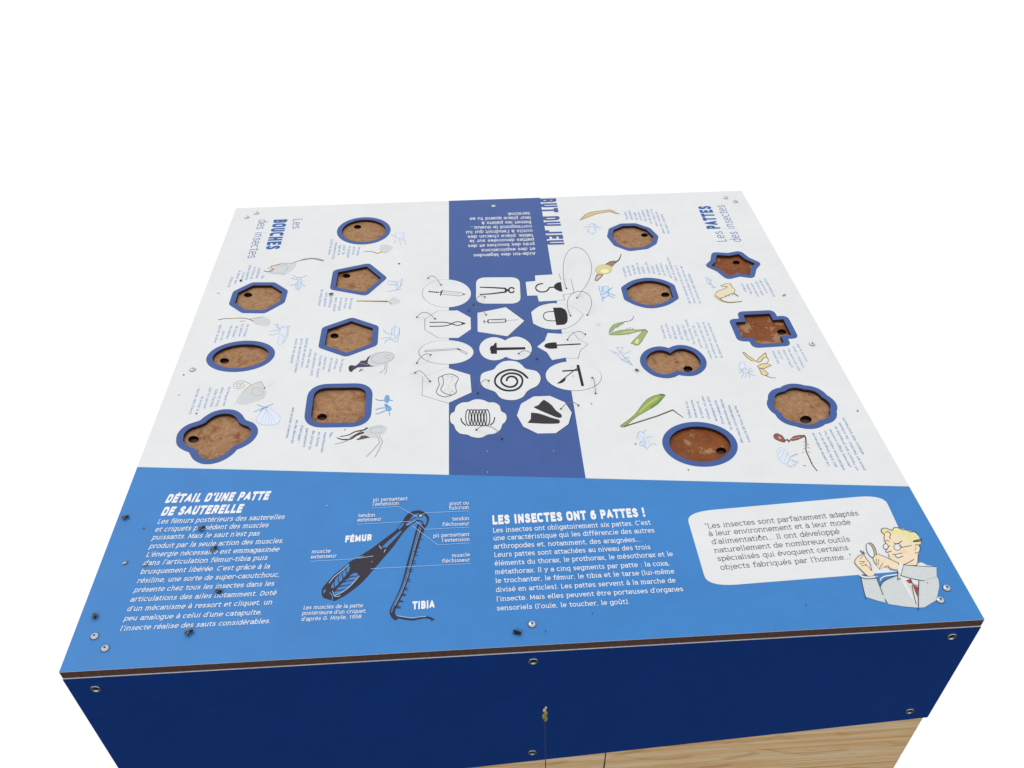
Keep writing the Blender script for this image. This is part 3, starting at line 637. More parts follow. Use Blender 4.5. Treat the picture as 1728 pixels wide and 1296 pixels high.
small('F4', [('Sa langue', (1008, 545), (957, 780)), ('velue', (905, 545), (858, 735)), ('et humide', (805, 530), (752, 785)), ('aspire les', (700, 515), (652, 745)),
  ('liquides. Quand', (612, 490), (540, 880)), ('les aliments sont', (512, 440), (432, 855)), ('solides, elle les', (428, 365), (352, 715)),
  ('asperge de salive pour', (362, 170), (257, 705)), ("qu'ils deviennent liquides", (263, 175), (142, 800)), ('avant de les aspirer', (168, 175), (67, 635))], 'small blue text left of the hexagonal recess')
small('F5', [('Sa langue est', (835, 135), (722, 490)), ('dans ce long', (712, 150), (597, 490)), ('tube flexible', (602, 180), (490, 505)), ('qui lui permet', (492, 155), (372, 535)),
  ('de siroter le', (345, 310), (243, 580)), ('nectar des fleurs', (275, 170), (112, 635))], 'small blue text above the four-lobed recess')
small('F6', [('Ses', (970, 695), (937, 785)), ('mandibules', (850, 700), (785, 1060)), ('en forme', (742, 690), (690, 955)), ('de pince lui', (640, 665), (562, 1015)),
  ('permettent', (522, 630), (460, 970)), ("d'attraper", (428, 570), (360, 860)), ('et de dévorer', (335, 475), (240, 905)), ('ses proies vivantes', (270, 245), (150, 800))], 'small blue text below the rounded square recess', m=BLUE, cap=48)
small('G1', [('Ses pattes', (322, 190), (365, 330)), ('permettent', (397, 165), (450, 330)), ('de nager', (485, 190), (540, 335)), ('comme', (565, 195), (620, 345)),
  ('des palmes', (632, 155), (705, 360)), ('et de plonger', (712, 140), (800, 400)), ("sous l'eau. Il vit", (792, 135), (905, 445)), ('dans les mares et', (887, 185), (1035, 585)), ('les eaux calmes', (987, 235), (1120, 580))], 'small blue text above the ten-sided recess', True, cap=42)
small('G2', [('La patte', (235, 335), (280, 515)), ('arrière de', (315, 310), (370, 490)), ('ces abeilles', (400, 295), (455, 465)), ('possède une', (482, 255), (537, 455)),
  ('corbeille', (580, 325), (622, 450)), ('à pollen. Elle', (647, 240), (717, 450)), ('récolte', (757, 315), (807, 455)), ('le pollen', (837, 285), (902, 470)), ('sur les fleurs', (912, 260), (997, 490)),
  ('puis le tasse', (1012, 290), (1107, 530)), ('dans la corbeille afin', (1047, 155), (1205, 585)), ('de le ramener à la ruche où il', (1192, 305), (1455, 1000)), ('nourrira toutes les larves de', (1287, 310), (1545, 990)), ('la colonie des abeilles', (1427, 450), (1640, 990))], 'small blue text around the barrel-shaped recess', True, cap=42)
small('G3', [('Sa patte', (172, 205), (245, 450)), ('est munie', (255, 180), (345, 440)), ('de pointes', (367, 220), (447, 455)), ('qui forment', (462, 195), (552, 465)), ('un piège où', (562, 205), (662, 490)),
  ('la mouche reste', (618, 100), (777, 545)), ('prise. Elle la', (752, 215), (905, 610)), ("replie d'un coup sec pour", (828, 145), (1085, 810)), ('la refermer sur sa proie et', (932, 145), (1175, 800)), ('la dévorer encore vivante', (1032, 165), (1280, 795))], 'small blue text above the double-circle recess', True, cap=44)
small('G4', [('Grâce à un', (142, 245), (220, 545)), ('mécanisme', (237, 220), (332, 535)), ('à ressort et', (345, 240), (447, 545)), ('cliquet, un peu', (432, 150), (565, 565)), ('analogue à celui', (532, 150), (695, 600)),
  ("d'une catapulte,", (667, 215), (820, 655)), ('la sauterelle réalise', (772, 200), (965, 750)), ('des sauts considérables', (917, 310), (1165, 1000)), ("jusqu'à 80 fois sa taille", (1032, 320), (1295, 990))], 'small blue text above the wide oval recess', True, BLUE, 46)
small('G5', [('La patte antérieure', (290, 440), (575, 1030)), ('est très longue et un', (405, 430), (720, 1060)), ('mécanisme naturel lui', (507, 405), (860, 1115)), ("permet d'agir comme", (602, 375), (965, 1050)), ('un ressort qui propulse la', (702, 325), (1105, 1120)),
  ('puce en hauteur. Sa vitesse', (772, 255), (1230, 1110)), ('atteint 450 km/heure', (842, 165), (1205, 825))], 'small blue text at the right edge below the flower-shaped recess', True, BLUE, 50)
small('G6', [('Grâce à', (242, 210), (312, 350)), ('ses pattes', (327, 205), (415, 395)), ('courtes en pelle', (407, 195), (540, 445)), ('elle creuse', (492, 165), (620, 410)), ('la terre et fait', (567, 135), (695, 370)), ('de longues galeries', (652, 110), (830, 440))], 'small blue text below the star-shaped recess', True, cap=42)
small('G7', [('Ses pattes', (477, 400), (585, 635)), ('ont des', (572, 395), (652, 550)), ('griffes en crochet', (667, 380), (830, 700)), ("pour s'accrocher aux", (757, 360), (960, 760)), ('cheveux, il peut', (847, 315), (1040, 705)), ('vivre sur la tête', (927, 275), (1100, 600))], 'small blue text below the cross-shaped recess', True, cap=42)

text('printed_heading', THIN, 'A1', [('Les', (1477, 362), (1462, 475))], (110, 0), pm((60, 108, 180)), table, label='thin blue word Les, far left corner')
text('printed_heading', HEAVY, 'A1', [('BOUCHES', (1240, 368), (1137, 728))], (163, 0), BOLD, table, label='bold blue heading BOUCHES', track=0.0)
text('printed_heading', THIN, 'A1', [('des insectes', (1058, 368), (917, 832))], (112, 0), pm((60, 108, 180)), table, label='thin blue words des insectes, far left corner')
text('printed_heading', THIN, 'D2', [('Les', (552, 700), (490, 578))], (-122, 0), pm((60, 108, 180)), table, label='thin blue word Les, far right corner')
text('printed_heading', HEAVY, 'D2', [('PATTES', (474, 545), (352, 272))], (-165, 0), BOLD, table, label='bold blue heading PATTES', track=0.0)
text('printed_heading', THIN, 'D2', [('des insectes', (732, 703), (522, 262))], (-122, 0), pm((60, 108, 180)), table, label='thin blue words des insectes, far right corner')
text('printed_heading', HEAVY, 'C1', [('BUT DU JEU', (1222, 112), (1306, 672))], (206, 0), M_BAND, table, label='bold blue heading BUT DU JEU along the band', track=0.0)
text('printed_paragraph', SLABB, 'C1', [('Aide-toi des légendes', (1178, 760), (425, 786)), ('et des explications', (1172, 703), (520, 724)), ('près des bouches et des', (1165, 644), (358, 672)),
  ('pattes dessinées sur la', (1158, 591), (378, 613)), ('table, place chacun des', (1150, 540), (355, 560)), ("outils à l'endroit qui lui", (1142, 484), (333, 504)), ('correspond le mieux...', (1133, 432), (385, 449)),
  ('Remet les palets à', (1125, 379), (525, 392)), ('leur place quand tu as', (1118, 326), (380, 342)), ('terminé.', (1110, 272), (830, 282))], (0, 35), WHT, table, label='white upside-down text on the blue band')

text('printed_heading', HEAVYW, 'E1', [("DÉTAIL D'UNE PATTE", (405, 228), (1212, 203)), ('DE SAUTERELLE', (372, 328), (1002, 304))], (22, -70), WHT, table, shear=.16, label='white heading DÉTAIL D’UNE PATTE DE SAUTERELLE', track=0.0)
text('printed_paragraph', SLAB, 'E1', [('Les fémurs postérieurs des sauterelles', (347, 390), (1338, 352)), ('et criquets possèdent des muscles', (328, 452), (1212, 416)), ("puissants. Mais le saut n'est pas", (304, 514), (1143, 481)),
  ('produit par la seule action des muscles.', (282, 582), (1330, 539)), ("L'énergie nécessaire est emmagasinée", (258, 648), (1297, 605)), ("dans l'articulation fémur-tibia puis", (237, 714), (1205, 671)),
  ("brusquement libérée. C'est grâce à la", (212, 782), (1225, 738)), ('résiline, une sorte de super-caoutchouc,', (188, 852), (1298, 803)), ('présente chez tous les insectes dans les', (162, 925), (1258, 873)),
  ('articulations des ailes notamment. Doté', (134, 998), (1275, 945)), ("d'un mécanisme à ressort et cliquet, un", (110, 1072), (1243, 1018)), ("peu analogue à celui d'une catapulte,", (84, 1147), (1160, 1097)),
  ("l'insecte réalise des sauts considérables.", (55, 1225), (1228, 1165))], (8, -36), WHT, table, shear=.17, label='white slanted paragraph about the grasshopper leg')
text('printed_heading', HEAVYW, 'E3', [('LES INSECTES ONT 6 PATTES !', (103, 219), (1340, 155))], (0, -76), WHT, table, label='white heading LES INSECTES ONT 6 PATTES', track=0.0)
text('printed_paragraph', SLAB, 'E3', [("Les insectes ont obligatoirement six pattes. C'est", (105, 284), (1385, 219)), ('une caractéristique qui les différencie des autres', (108, 347), (1415, 282)), ('arthropodes et, notamment, des araignées...', (112, 414), (1300, 356)),
  ('Leurs pattes sont attachées au niveau des trois', (116, 482), (1382, 417)), ('éléments du thorax, le prothorax, le mésothorax et le', (120, 551), (1565, 473)), ('métathorax. Il y a cinq segments par patte : la coxa,', (123, 621), (1535, 549)),
  ('le trochanter, le fémur, le tibia et le tarse (lui-même', (127, 692), (1577, 614)), ('divisé en articles). Les pattes servent à la marche de', (130, 765), (1587, 687)), ("l'insecte. Mais elles peuvent être porteuses d'organes", (135, 840), (1648, 757)),
  ("sensoriels (l'ouïe, le toucher, le goût).", (137, 915), (1210, 859))], (0, -37), WHT, table, label='white paragraph about the six legs of insects')
for t in ([('pli permettant', (700, 148), (1015, 134)), ("l'extension", (695, 187), (935, 177))], [('tendon', (563, 291), (718, 284)), ('extenseur', (557, 331), (778, 321))],
          [('muscle', (140, 620), (312, 612)), ('extenseur', (132, 667), (368, 656))], [('pivot ou', (1395, 182), (1572, 174)), ('fulcrum', (1392, 222), (1572, 214))],
          [('tendon', (1420, 322), (1575, 315)), ('fléchisseur', (1330, 372), (1578, 362))], [('pli permettant', (1248, 475), (1578, 460)), ("l'extension", (1328, 517), (1580, 505))],
          [('muscle', (1420, 655), (1583, 645)), ('fléchisseur', (1328, 705), (1585, 692))]):
    text('printed_caption', SLAB, 'E2', t, (0, -31), WHT, table, z=.0012)
text('printed_heading', HEAVYW, 'E2', [('FÉMUR', (445, 517), (686, 501))], (3, -62), WHT, table, label='white word FÉMUR', track=0.0)
text('printed_heading', HEAVYW, 'E2', [('TIBIA', (1058, 1128), (1262, 1115))], (-3, -74), WHT, table, label='white word TIBIA', track=0.0)
text('printed_caption', SLAB, 'E2', [('Les muscles de la patte', (62, 1128), (605, 1106)), ("postérieure d'un criquet,", (50, 1178), (635, 1156)), ("d'après G. Hoyle, 1958.", (43, 1232), (600, 1206))], (6, -33), WHT, table, shear=.12, label='white three-line caption under the leg diagram')

# ------------------------------------------------------------------ leg diagram
a = Art(); DK = pm((52, 46, 58)); LB = M_LIGHT; HL = pm((176, 206, 236))
a.fill('E2', [(230, 960), (245, 920), (300, 858), (350, 805), (420, 750), (490, 690), (560, 650), (700, 560), (780, 500), (860, 440), (910, 400), (970, 320), (1000, 270), (1050, 235), (1110, 222), (1160, 235), (1200, 270), (1212, 300),
  (1195, 350), (1168, 388), (1138, 370), (1148, 342), (1120, 322), (1070, 338), (1020, 378), (970, 435), (930, 490), (880, 560), (810, 640), (740, 722), (680, 790), (610, 870), (540, 930), (460, 990), (390, 1030), (345, 1050), (322, 1040), (290, 1035), (250, 1020), (235, 1000)], DK, 2)
a.fill('E2', [(1040, 300), (1070, 262), (1120, 252), (1165, 268), (1190, 300), (1182, 345), (1165, 355), (1150, 322), (1105, 308), (1060, 322), (1010, 362), (1000, 345)], LB, 2)
a.fill('E2', [(772, 565), (850, 492), (950, 408), (962, 414), (905, 478), (822, 562), (795, 560)], LB)
a.fill('E2', [(925, 385), (975, 335), (985, 345), (940, 398)], LB)
a.fill('E2', [(318, 928), (335, 880), (385, 815), (440, 765), (484, 728), (482, 772), (445, 822), (402, 872), (352, 925)], LB, 2)
a.fill('E2', [(342, 982), (378, 932), (428, 880), (478, 832), (520, 796), (562, 800), (548, 845), (503, 903), (452, 948), (395, 976)], LB, 2)
a.fill('E2', [(245, 962), (262, 940), (270, 950), (250, 985)], LB)
for q in ([(350, 925), (342, 885), (352, 862)], [(392, 885), (380, 850), (392, 812)], [(428, 845), (416, 806), (425, 775)], [(462, 800), (450, 770), (458, 748)],
          [(352, 958), (400, 952), (462, 938)], [(385, 918), (440, 908), (508, 898)], [(420, 880), (470, 866), (540, 858)], [(462, 845), (500, 828), (565, 822)]): a.line('E2', q, 11, DK, 2, w2=6)
a.line('E2', [(300, 885), (345, 830), (420, 770), (478, 715)], 6, HL, 3); a.line('E2', [(345, 1000), (420, 968), (500, 905), (572, 822)], 6, HL, 3)
a.line('E2', [(330, 960), (355, 1010), (400, 1000)], 5, HL, 2)
a.line('E2', [(330, 1040), (328, 1000), (305, 975)], 9, LB, 3); a.line('E2', [(700, 640), (560, 660)], 4, HL); a.line('E2', [(755, 545), (775, 575)], 6, HL); a.line('E2', [(800, 605), (812, 580)], 5, HL)
a.fill('E2', ell(1130, 272, 26, 18, -15, 20), DK); a.fill('E2', ell(1132, 272, 15, 10, -15, 16), HL)
a.line('E2', [(985, 350), (1060, 300), (1110, 280)], 7, DK); a.line('E2', [(1010, 360), (1080, 318)], 4, HL)
a.fill('E2', [(1115, 345), (1170, 388), (1142, 450), (1112, 550), (1082, 640), (1052, 740), (1022, 850), (987, 950), (942, 1050), (912, 1110), (897, 1160), (925, 1215), (885, 1218), (850, 1160), (862, 1108), (902, 1028), (947, 928), (985, 800), (1020, 660), (1060, 520), (1095, 380)], DK, 2)
a.line('E2', [(1122, 375), (1075, 545), (1036, 700), (996, 840), (950, 965), (890, 1085), (868, 1150)], 10, LB, 3); a.line('E2', [(1135, 385), (1088, 545), (1048, 700), (1008, 845), (960, 970), (900, 1090)], 3, HL, 3)
a.line('E2', [(880, 1175), (930, 1198), (1050, 1218), (1110, 1208), (1190, 1198), (1250, 1218)], 17, DK, 3); a.line('E2', [(920, 1185), (1050, 1204), (1110, 1196), (1180, 1190)], 5, HL, 3)
a.line('E2', [(1225, 1205), (1235, 1232)], 7, DK)
for x, y in [(1132, 488), (1108, 562), (1088, 600), (1086, 632), (1070, 685), (1066, 706), (1044, 762), (1040, 782), (1024, 850), (1018, 868), (1000, 934), (994, 948), (984, 990), (974, 998), (958, 1050), (948, 1055), (936, 1100), (930, 1112)]:
    a.line('E2', [(x - 14, y - 3), (x + 20, y + 4)], 8, DK, w2=4)
for q in ([(693, 203), (932, 190), (1108, 288)], [(555, 352), (1040, 325)], [(130, 690), (520, 668), (612, 640)], [(1572, 230), (1175, 248), (1140, 268)], [(1578, 378), (1172, 398), (1085, 318)], [(1582, 522), (1290, 540), (1060, 368)], [(1585, 710), (680, 757)]):
    a.line('E2', q, 3.2, HL)
a.build('printed_illustration', table, 'dark diagram of a grasshopper femur and tibia with white leader lines')

# ------------------------------------------------------------------ speech bubble and cartoon man
a = Art(); a.add(M_WHITE, [rounded(B('PX', [(1157, 864.5), (1490.5, 834.5), (1549, 962), (1194, 990.5)]), .14)])
a.build('speech_bubble', table, 'white rounded speech bubble')
text('printed_paragraph', SLABL, 'E4', [('“Les insectes sont parfaitement adaptés', (222, 337), (1618, 215)), ('à leur environnement et à leur mode', (252, 406), (1547, 297)), ("d'alimentation... Il ont développé", (280, 480), (1447, 383)),
  ('naturellement de nombreux outils', (305, 557), (1540, 452)), ('spécialisés qui évoquent certains', (332, 633), (1525, 530)), ("objects fabriqués par l'homme...”", (360, 712), (1560, 612))], (8, -46), GREYT, table, shear=.06, label='grey quotation inside the speech bubble', z=.0004)
a = Art(0.0006); SK = pm((238, 218, 186)); HR = pm((228, 220, 162)); GR = pm((205, 210, 210)); LN = pm((48, 48, 54)); RD = pm((158, 70, 58)); W_ = M_WHITE
a.fill('E5', [(325, 700), (400, 722), (484, 712), (525, 800), (560, 890), (580, 972), (480, 945), (378, 912), (345, 800)], GR)
a.line('E5', [(328, 712), (345, 800), (378, 930)], 6, LN)
a.fill('E5', [(525, 805), (545, 770), (600, 730), (705, 688), (745, 600), (900, 590), (1110, 600), (1112, 690), (1133, 740), (1140, 800), (1120, 900), (1110, 945), (985, 1020), (920, 1024), (780, 1012), (610, 985), (588, 945), (570, 925)], GR)
a.line('E5', [(527, 740), (535, 718), (580, 695), (700, 678)], 12, W_, 3)
a.fill('E5', [(905, 585), (940, 552), (975, 560), (1010, 582), (1080, 592), (1000, 600)], W_)
a.fill('E5', [(725, 690), (860, 730), (925, 745), (922, 820), (905, 985), (880, 900), (855, 800), (790, 745)], W_)
a.fill('E5', [(735, 690), (790, 750), (852, 870), (895, 985), (840, 900), (770, 790)], pm((224, 226, 224)))
a.fill('E5', [(790, 740), (838, 725), (862, 772), (828, 772)], RD); a.fill('E5', [(858, 778), (922, 812), (915, 925), (885, 850)], RD)
a.fill('E5', [(572, 240), (566, 300), (576, 345), (600, 378), (582, 442), (610, 450), (616, 490), (640, 520), (700, 555), (770, 578), (880, 582), (922, 575), (918, 470), (940, 430), (930, 372), (900, 340), (860, 280), (800, 240), (700, 225), (620, 222)], SK)
a.fill('E5', [(538, 225), (545, 200), (590, 195), (645, 220), (672, 188), (740, 200), (800, 212), (850, 230), (900, 250), (945, 320), (942, 362), (890, 365), (862, 340), (850, 372), (800, 300), (720, 275), (690, 262), (650, 250), (640, 300), (625, 245), (590, 240), (570, 262), (548, 250)], HR, 2)
a.fill('E5', ell(906, 412, 34, 44, 8), SK); a.line('E5', ell(906, 412, 34, 44, 8, 20, -130, 110), 7, LN); a.line('E5', [(905, 395), (890, 410), (888, 430)], 5, LN, 2)
a.fill('E5', ell(775, 436, 36, 22, 0), pm((243, 205, 172)))
a.line('E5', [(560, 255), (540, 235), (538, 208), (575, 195), (615, 206), (648, 220), (672, 190), (720, 195), (760, 215), (800, 214), (840, 236), (880, 234), (915, 258)], 7, LN, 3)
a.line('E5', [(580, 240), (610, 235), (635, 260), (622, 285), (632, 305)], 7, LN, 3)
a.line('E5', [(572, 255), (566, 300), (576, 340), (600, 372)], 6, LN, 3)
a.fill('E5', ell(706, 392, 38, 34, -10), W_); a.line('E5', ell(706, 392, 38, 34, -10, 24), 6, LN, closed=True)
a.fill('E5', ell(582, 388, 25, 28, 0), W_); a.line('E5', ell(582, 388, 25, 28, 0, 20), 6, LN, closed=True)
a.line('E5', [(748, 396), (850, 378)], 6, LN); a.line('E5', [(668, 350), (705, 362), (752, 328)], 7, LN); a.line('E5', [(575, 335), (600, 322), (622, 335)], 5, LN)
a.line('E5', [(622, 375), (580, 440), (600, 448), (645, 434)], 6, LN); a.line('E5', [(722, 378), (745, 400)], 6, LN)
a.fill('E5', [(676, 470), (745, 460), (742, 490), (710, 505)], W_); a.line('E5', [(655, 468), (700, 468), (748, 458)], 6, LN, 2); a.line('E5', [(678, 478), (705, 506), (745, 494), (762, 488)], 6, LN, 2)
a.line('E5', [(612, 470), (622, 505)], 6, LN); a.line('E5', [(755, 582), (820, 555), (875, 522)], 6, LN, 2); a.line('E5', [(920, 470), (915, 550), (905, 580)], 6, LN, 2)
for k in range(4): a.line('E5', [(868, 330 + k * 3), (958, 305 + k * 10)], 4, LN)
a.fill('E5', [(745, 580), (900, 592), (1110, 602), (1112, 700), (980, 746), (850, 722), (738, 690)], GR); a.line('E5', [(770, 580), (900, 592), (1105, 600)], 6, LN); a.line('E5', [(738, 690), (850, 722), (980, 746)], 6, LN)
a.fill('E5', [(715, 558), (768, 578), (742, 690), (698, 640)], W_); a.line('E5', [(718, 558), (700, 640)], 6, LN); a.line('E5', [(768, 578), (740, 690)], 6, LN); a.line('E5', [(708, 640), (706, 735), (735, 718)], 6, LN)
a.fill('E5', [(448, 500), (500, 468), (560, 490), (710, 562), (695, 635), (640, 612), (560, 600), (522, 622), (480, 575), (455, 540)], SK, 2)
a.line('E5', [(500, 466), (560, 490), (710, 560)], 6, LN); a.line('E5', [(450, 505), (462, 545), (485, 580)], 6, LN, 2); a.line('E5', [(485, 515), (490, 575)], 5, LN); a.line('E5', [(510, 520), (505, 585)], 5, LN)
a.line('E5', [(555, 560), (525, 600), (515, 625)], 6, LN, 2); a.line('E5', [(575, 600), (610, 590), (628, 625), (690, 632)], 6, LN, 2)
a.fill('E5', ell(432, 428, 36, 80, -22), pm((196, 178, 120))); a.fill('E5', ell(420, 430, 32, 76, -22), pm((222, 230, 236))); a.line('E5', ell(420, 430, 32, 76, -22, 26), 6, LN, closed=True); a.line('E5', ell(440, 425, 36, 80, -22, 20, -90, 60), 6, LN)
a.fill('E5', [(262, 540), (300, 490), (345, 470), (380, 520), (412, 560), (432, 630), (468, 682), (400, 697), (345, 645), (285, 592)], SK, 2); a.line('E5', [(380, 690), (285, 592), (258, 545), (300, 488), (350, 468)], 6, LN, 2)
a.line('E5', [(352, 470), (385, 525), (418, 565), (435, 640)], 6, LN, 2); a.line('E5', [(305, 545), (365, 545)], 5, LN); a.line('E5', [(315, 570), (360, 555)], 5, LN); a.line('E5', [(330, 590), (385, 575)], 5, LN); a.line('E5', [(315, 520), (345, 485)], 5, LN); a.line('E5', [(365, 580), (410, 605), (428, 640)], 5, LN)
a.line('E5', [(318, 432), (340, 455), (362, 458)], 9, pm((80, 66, 66))); a.line('E5', [(345, 435), (352, 460)], 7, pm((80, 66, 66)))
a.line('E5', [(312, 684), (335, 702), (400, 712), (482, 702)], 17, W_, 3); a.line('E5', [(318, 702), (345, 718), (400, 724), (484, 716)], 5, LN, 3)
a.line('E5', [(465, 672), (500, 750), (555, 892)], 6, LN); a.line('E5', [(525, 808), (560, 750), (640, 712), (702, 690)], 6, LN, 3); a.line('E5', [(855, 790), (872, 880), (898, 985)], 6, LN); a.line('E5', [(926, 745), (922, 900), (922, 1048)], 7, LN)
a.line('E5', [(838, 725), (862, 775), (920, 800)], 5, LN)
a.build('printed_illustration', table, 'cartoon man with fair hair, glasses, grey jacket and magnifying glass')

# ------------------------------------------------------------------ pictures of mouths and legs
GH = pm((205, 209, 211)); GL = pm((140, 144, 146)); OC = pm((205, 168, 84)); BR = pm((96, 66, 56)); DKB = pm((64, 52, 52)); OLV = pm((112, 104, 86))
PUR = pm((70, 62, 88)); ORG = pm((196, 128, 98)); YEL = pm((218, 206, 148)); CRM = pm((228, 216, 184)); GRN = pm((158, 178, 114)); GRD = pm((92, 118, 62)); RBR = pm((140, 88, 76))
def art(lab, fn):
    a = Art(); fn(a); a.build('printed_illustration', table, lab)
def f(a):
    a.fill('F1', [(1145, 240), (1160, 195), (1220, 188), (1300, 200), (1385, 240), (1350, 290), (1270, 345), (1190, 345), (1150, 310)], GH, 2)
    a.line('F1', [(850, 320), (920, 315), (990, 315), (1050, 335), (1110, 350), (1180, 325)], 8, OC, 3, w2=20); a.line('F1', [(850, 322), (990, 320), (1050, 342), (1110, 358)], 4, OLV, 3)
art('grey head with an ochre beak below the round recess', f)
def f(a):
    a.line('B2', [(950, 202), (1130, 204), (1335, 208)], 8, RBR, w2=14); a.line('B2', [(960, 197), (1320, 200)], 4, OC)
    a.fill('B2', [(1325, 205), (1370, 175), (1400, 148), (1440, 178), (1488, 197), (1450, 228), (1390, 238), (1350, 228)], GH, 2); a.line('B2', [(1335, 212), (1380, 245)], 5, GL)
art('grey head with a long needle mouth below the pentagonal recess', f)
def f(a):
    a.fill('F2', [(905, 330), (960, 285), (1010, 235), (1090, 165), (1200, 148), (1330, 150), (1405, 148), (1412, 172), (1330, 275), (1250, 335), (1180, 375), (1080, 352), (1000, 350)], GH, 2)
    a.line('F2', [(930, 330), (1050, 335), (1130, 335), (1200, 350)], 5, GL, 2); a.line('F2', [(1100, 200), (1200, 180), (1260, 220), (1200, 300)], 4, GL, 3)
    a.line('F2', [(945, 212), (1020, 195), (1098, 172)], 18, ORG); a.line('F2', [(940, 238), (1000, 258), (955, 282)], 18, ORG); a.line('F2', [(820, 290), (870, 312), (920, 302), (975, 275)], 9, DKB, 2, w2=14); a.line('F2', [(880, 235), (915, 255)], 8, GL)
    p = [px('F2', 1330, 155), px('F2', 1450, 110), px('F2', 1600, 82), px('B1', 60, 782), px('B1', 150, 768), px('B1', 230, 768), px('B1', 320, 790)]
    a.line('PX', p, .9, GL, 3, w2=2.6); a.line('F2', [(1110, 155), (1330, 152)], 6, GL)
art('grey head with orange jaws and a long feeler by the octagonal recess', f)
def f(a):
    a.fill('F3', [(870, 112), (930, 80), (1010, 58), (1100, 54), (1180, 88), (1208, 140), (1160, 212), (1020, 207), (920, 182)], GH, 2)
    a.line('F3', [(255, 105), (360, 85), (470, 80), (580, 75), (700, 75), (800, 90), (890, 128)], 11, OLV, 3); a.line('F3', [(480, 85), (560, 78)], 14, OC); a.line('F3', [(650, 132), (740, 126)], 8, ORG); a.line('F3', [(820, 95), (940, 70), (1060, 54)], 6, OLV, 2)
art('grey head with a long thin beak above the narrow oval recess', f)
def f(a):
    a.line('B2', [(1300, 965), (1285, 1040), (1230, 1078)], 6, GL); a.line('B2', [(1322, 960), (1312, 1060), (1288, 1090)], 6, GL)
    a.fill('B2', [(1075, 930), (1100, 880), (1140, 845), (1220, 823), (1330, 818), (1398, 850), (1405, 890), (1360, 935), (1250, 977), (1160, 1000), (1100, 980)], GH, 2)
    a.line('B2', ell(1265, 890, 138, 66, -10, 36), 4, GL, closed=True); a.line('B2', ell(1335, 880, 38, 24, 0, 16, 60, 330), 4, GL)
    a.fill('B2', [(850, 1015), (862, 988), (890, 980), (935, 990), (980, 955), (1000, 928), (1060, 922), (1085, 885), (1125, 855), (1090, 915), (1082, 958), (1120, 985), (1168, 996), (1060, 1003), (965, 1008), (908, 1040), (895, 1062), (865, 1058)], PUR, 1)
    a.fill('B2', ell(878, 1024, 27, 40, -10, 20), DKB); a.line('B2', [(1000, 960), (1085, 975)], 6, pm((150, 148, 170))); a.line('B2', [(985, 1055), (1008, 1030)], 12, DKB); a.line('B2', [(1022, 1055), (1030, 1028)], 7, GL)
art('grey head with a dark sponge mouth below the hexagonal recess', f)
def f(a):
    a.fill('F5', [(945, 432), (980, 340), (1060, 245), (1160, 160), (1290, 75), (1415, 35), (1470, 140), (1510, 240), (1470, 345), (1330, 400), (1180, 450), (1060, 464)], GH, 1)
    a.line('F5', [(1060, 245), (1160, 152), (1250, 102), (1310, 65)], 9, OC, 3); a.line('F5', [(1300, 68), (1410, 38), (1480, 160)], 7, GL)
    a.line('F5', [(1240, 110), (1150, 55), (1050, 30), (960, 50), (910, 105), (930, 155), (1010, 175), (1080, 150), (1105, 105), (1060, 70), (1000, 75), (960, 100), (990, 138), (1040, 125), (1050, 100), (1010, 95)], 7, GL, 3)
    a.line('F5', ell(1345, 225, 108, 74, 0, 36), 4, GL, closed=True); a.line('F5', [(1350, 185), (1365, 210), (1395, 215)], 4, GL); a.line('F5', [(1480, 145), (1560, 120), (1640, 45)], 5, GH, 2); a.line('F5', [(915, 470), (950, 430)], 4, GH); a.fill('F5', ell(1474, 162, 14, 12), DKB)
art('grey wing-shaped head with a coiled tongue above the four-lobed recess', f)
def f(a):
    a.line('B3', [(1200, 765), (1230, 840), (1150, 930), (1070, 1012)], 7, GL); a.line('B3', [(1225, 765), (1265, 830), (1220, 930), (1170, 1020)], 7, GL)
    a.fill('B3', [(1025, 712), (1070, 670), (1150, 640), (1250, 626), (1312, 650), (1310, 700), (1260, 745), (1180, 778), (1110, 782), (1050, 748)], GH, 2)
    a.line('B3', ell(1195, 690, 84, 38, -5, 28, 40, 330), 4, GL)
    a.line('B3', [(712, 783), (770, 803), (870, 800), (950, 750), (1025, 722)], 10, DKB, 3, w2=24); a.line('B3', [(750, 768), (850, 750), (930, 710), (1030, 690), (1075, 665)], 9, DKB, 3, w2=18)
    a.line('B3', [(870, 780), (950, 735), (1010, 705)], 8, RBR, 2)
    a.fill('B3', [(942, 800), (975, 790), (1010, 755), (1060, 755), (1112, 780), (1040, 796), (965, 812)], pm((84, 84, 84))); a.line('B3', [(685, 860), (770, 842), (860, 806)], 5, GL, 2, w2=9)
art('grey head with brown pincer jaws below the rounded square recess', f)
def f(a):
    a.both('D1', [(135, 372), (190, 310), (260, 275), (350, 260), (420, 256), (490, 244), (530, 256), (615, 297), (560, 290), (500, 268), (420, 280), (330, 297), (230, 335)], pm((206, 184, 126)), pm((150, 116, 74)), 5, 1); a.line('D1', [(200, 330), (300, 285), (400, 268), (500, 256)], 5, YEL, 2)
art('ochre jointed leg left of the ten-sided recess', f)
def f(a):
    a.both('D1', [(318, 1100), (330, 1060), (350, 1030), (412, 1035), (380, 1075), (338, 1108)], pm((205, 190, 172)), RBR, 10, 1)
    a.fill('D1', [(435, 915), (500, 875), (560, 866), (578, 885), (540, 925), (515, 945)], pm((150, 122, 100))); a.line('D1', [(435, 915), (500, 875), (560, 866)], 7, BR)
    a.line('D1', [(565, 885), (605, 855), (625, 820), (635, 782)], 14, DKB, 2, w2=8)
    a.fill('D1', ell(422, 970, 100, 58, -6), YEL); a.line('D1', ell(422, 970, 100, 58, -6, 40), 5, pm((190, 176, 100)), closed=True); a.fill('D1', ell(435, 990, 50, 24, 0), pm((240, 234, 180)))
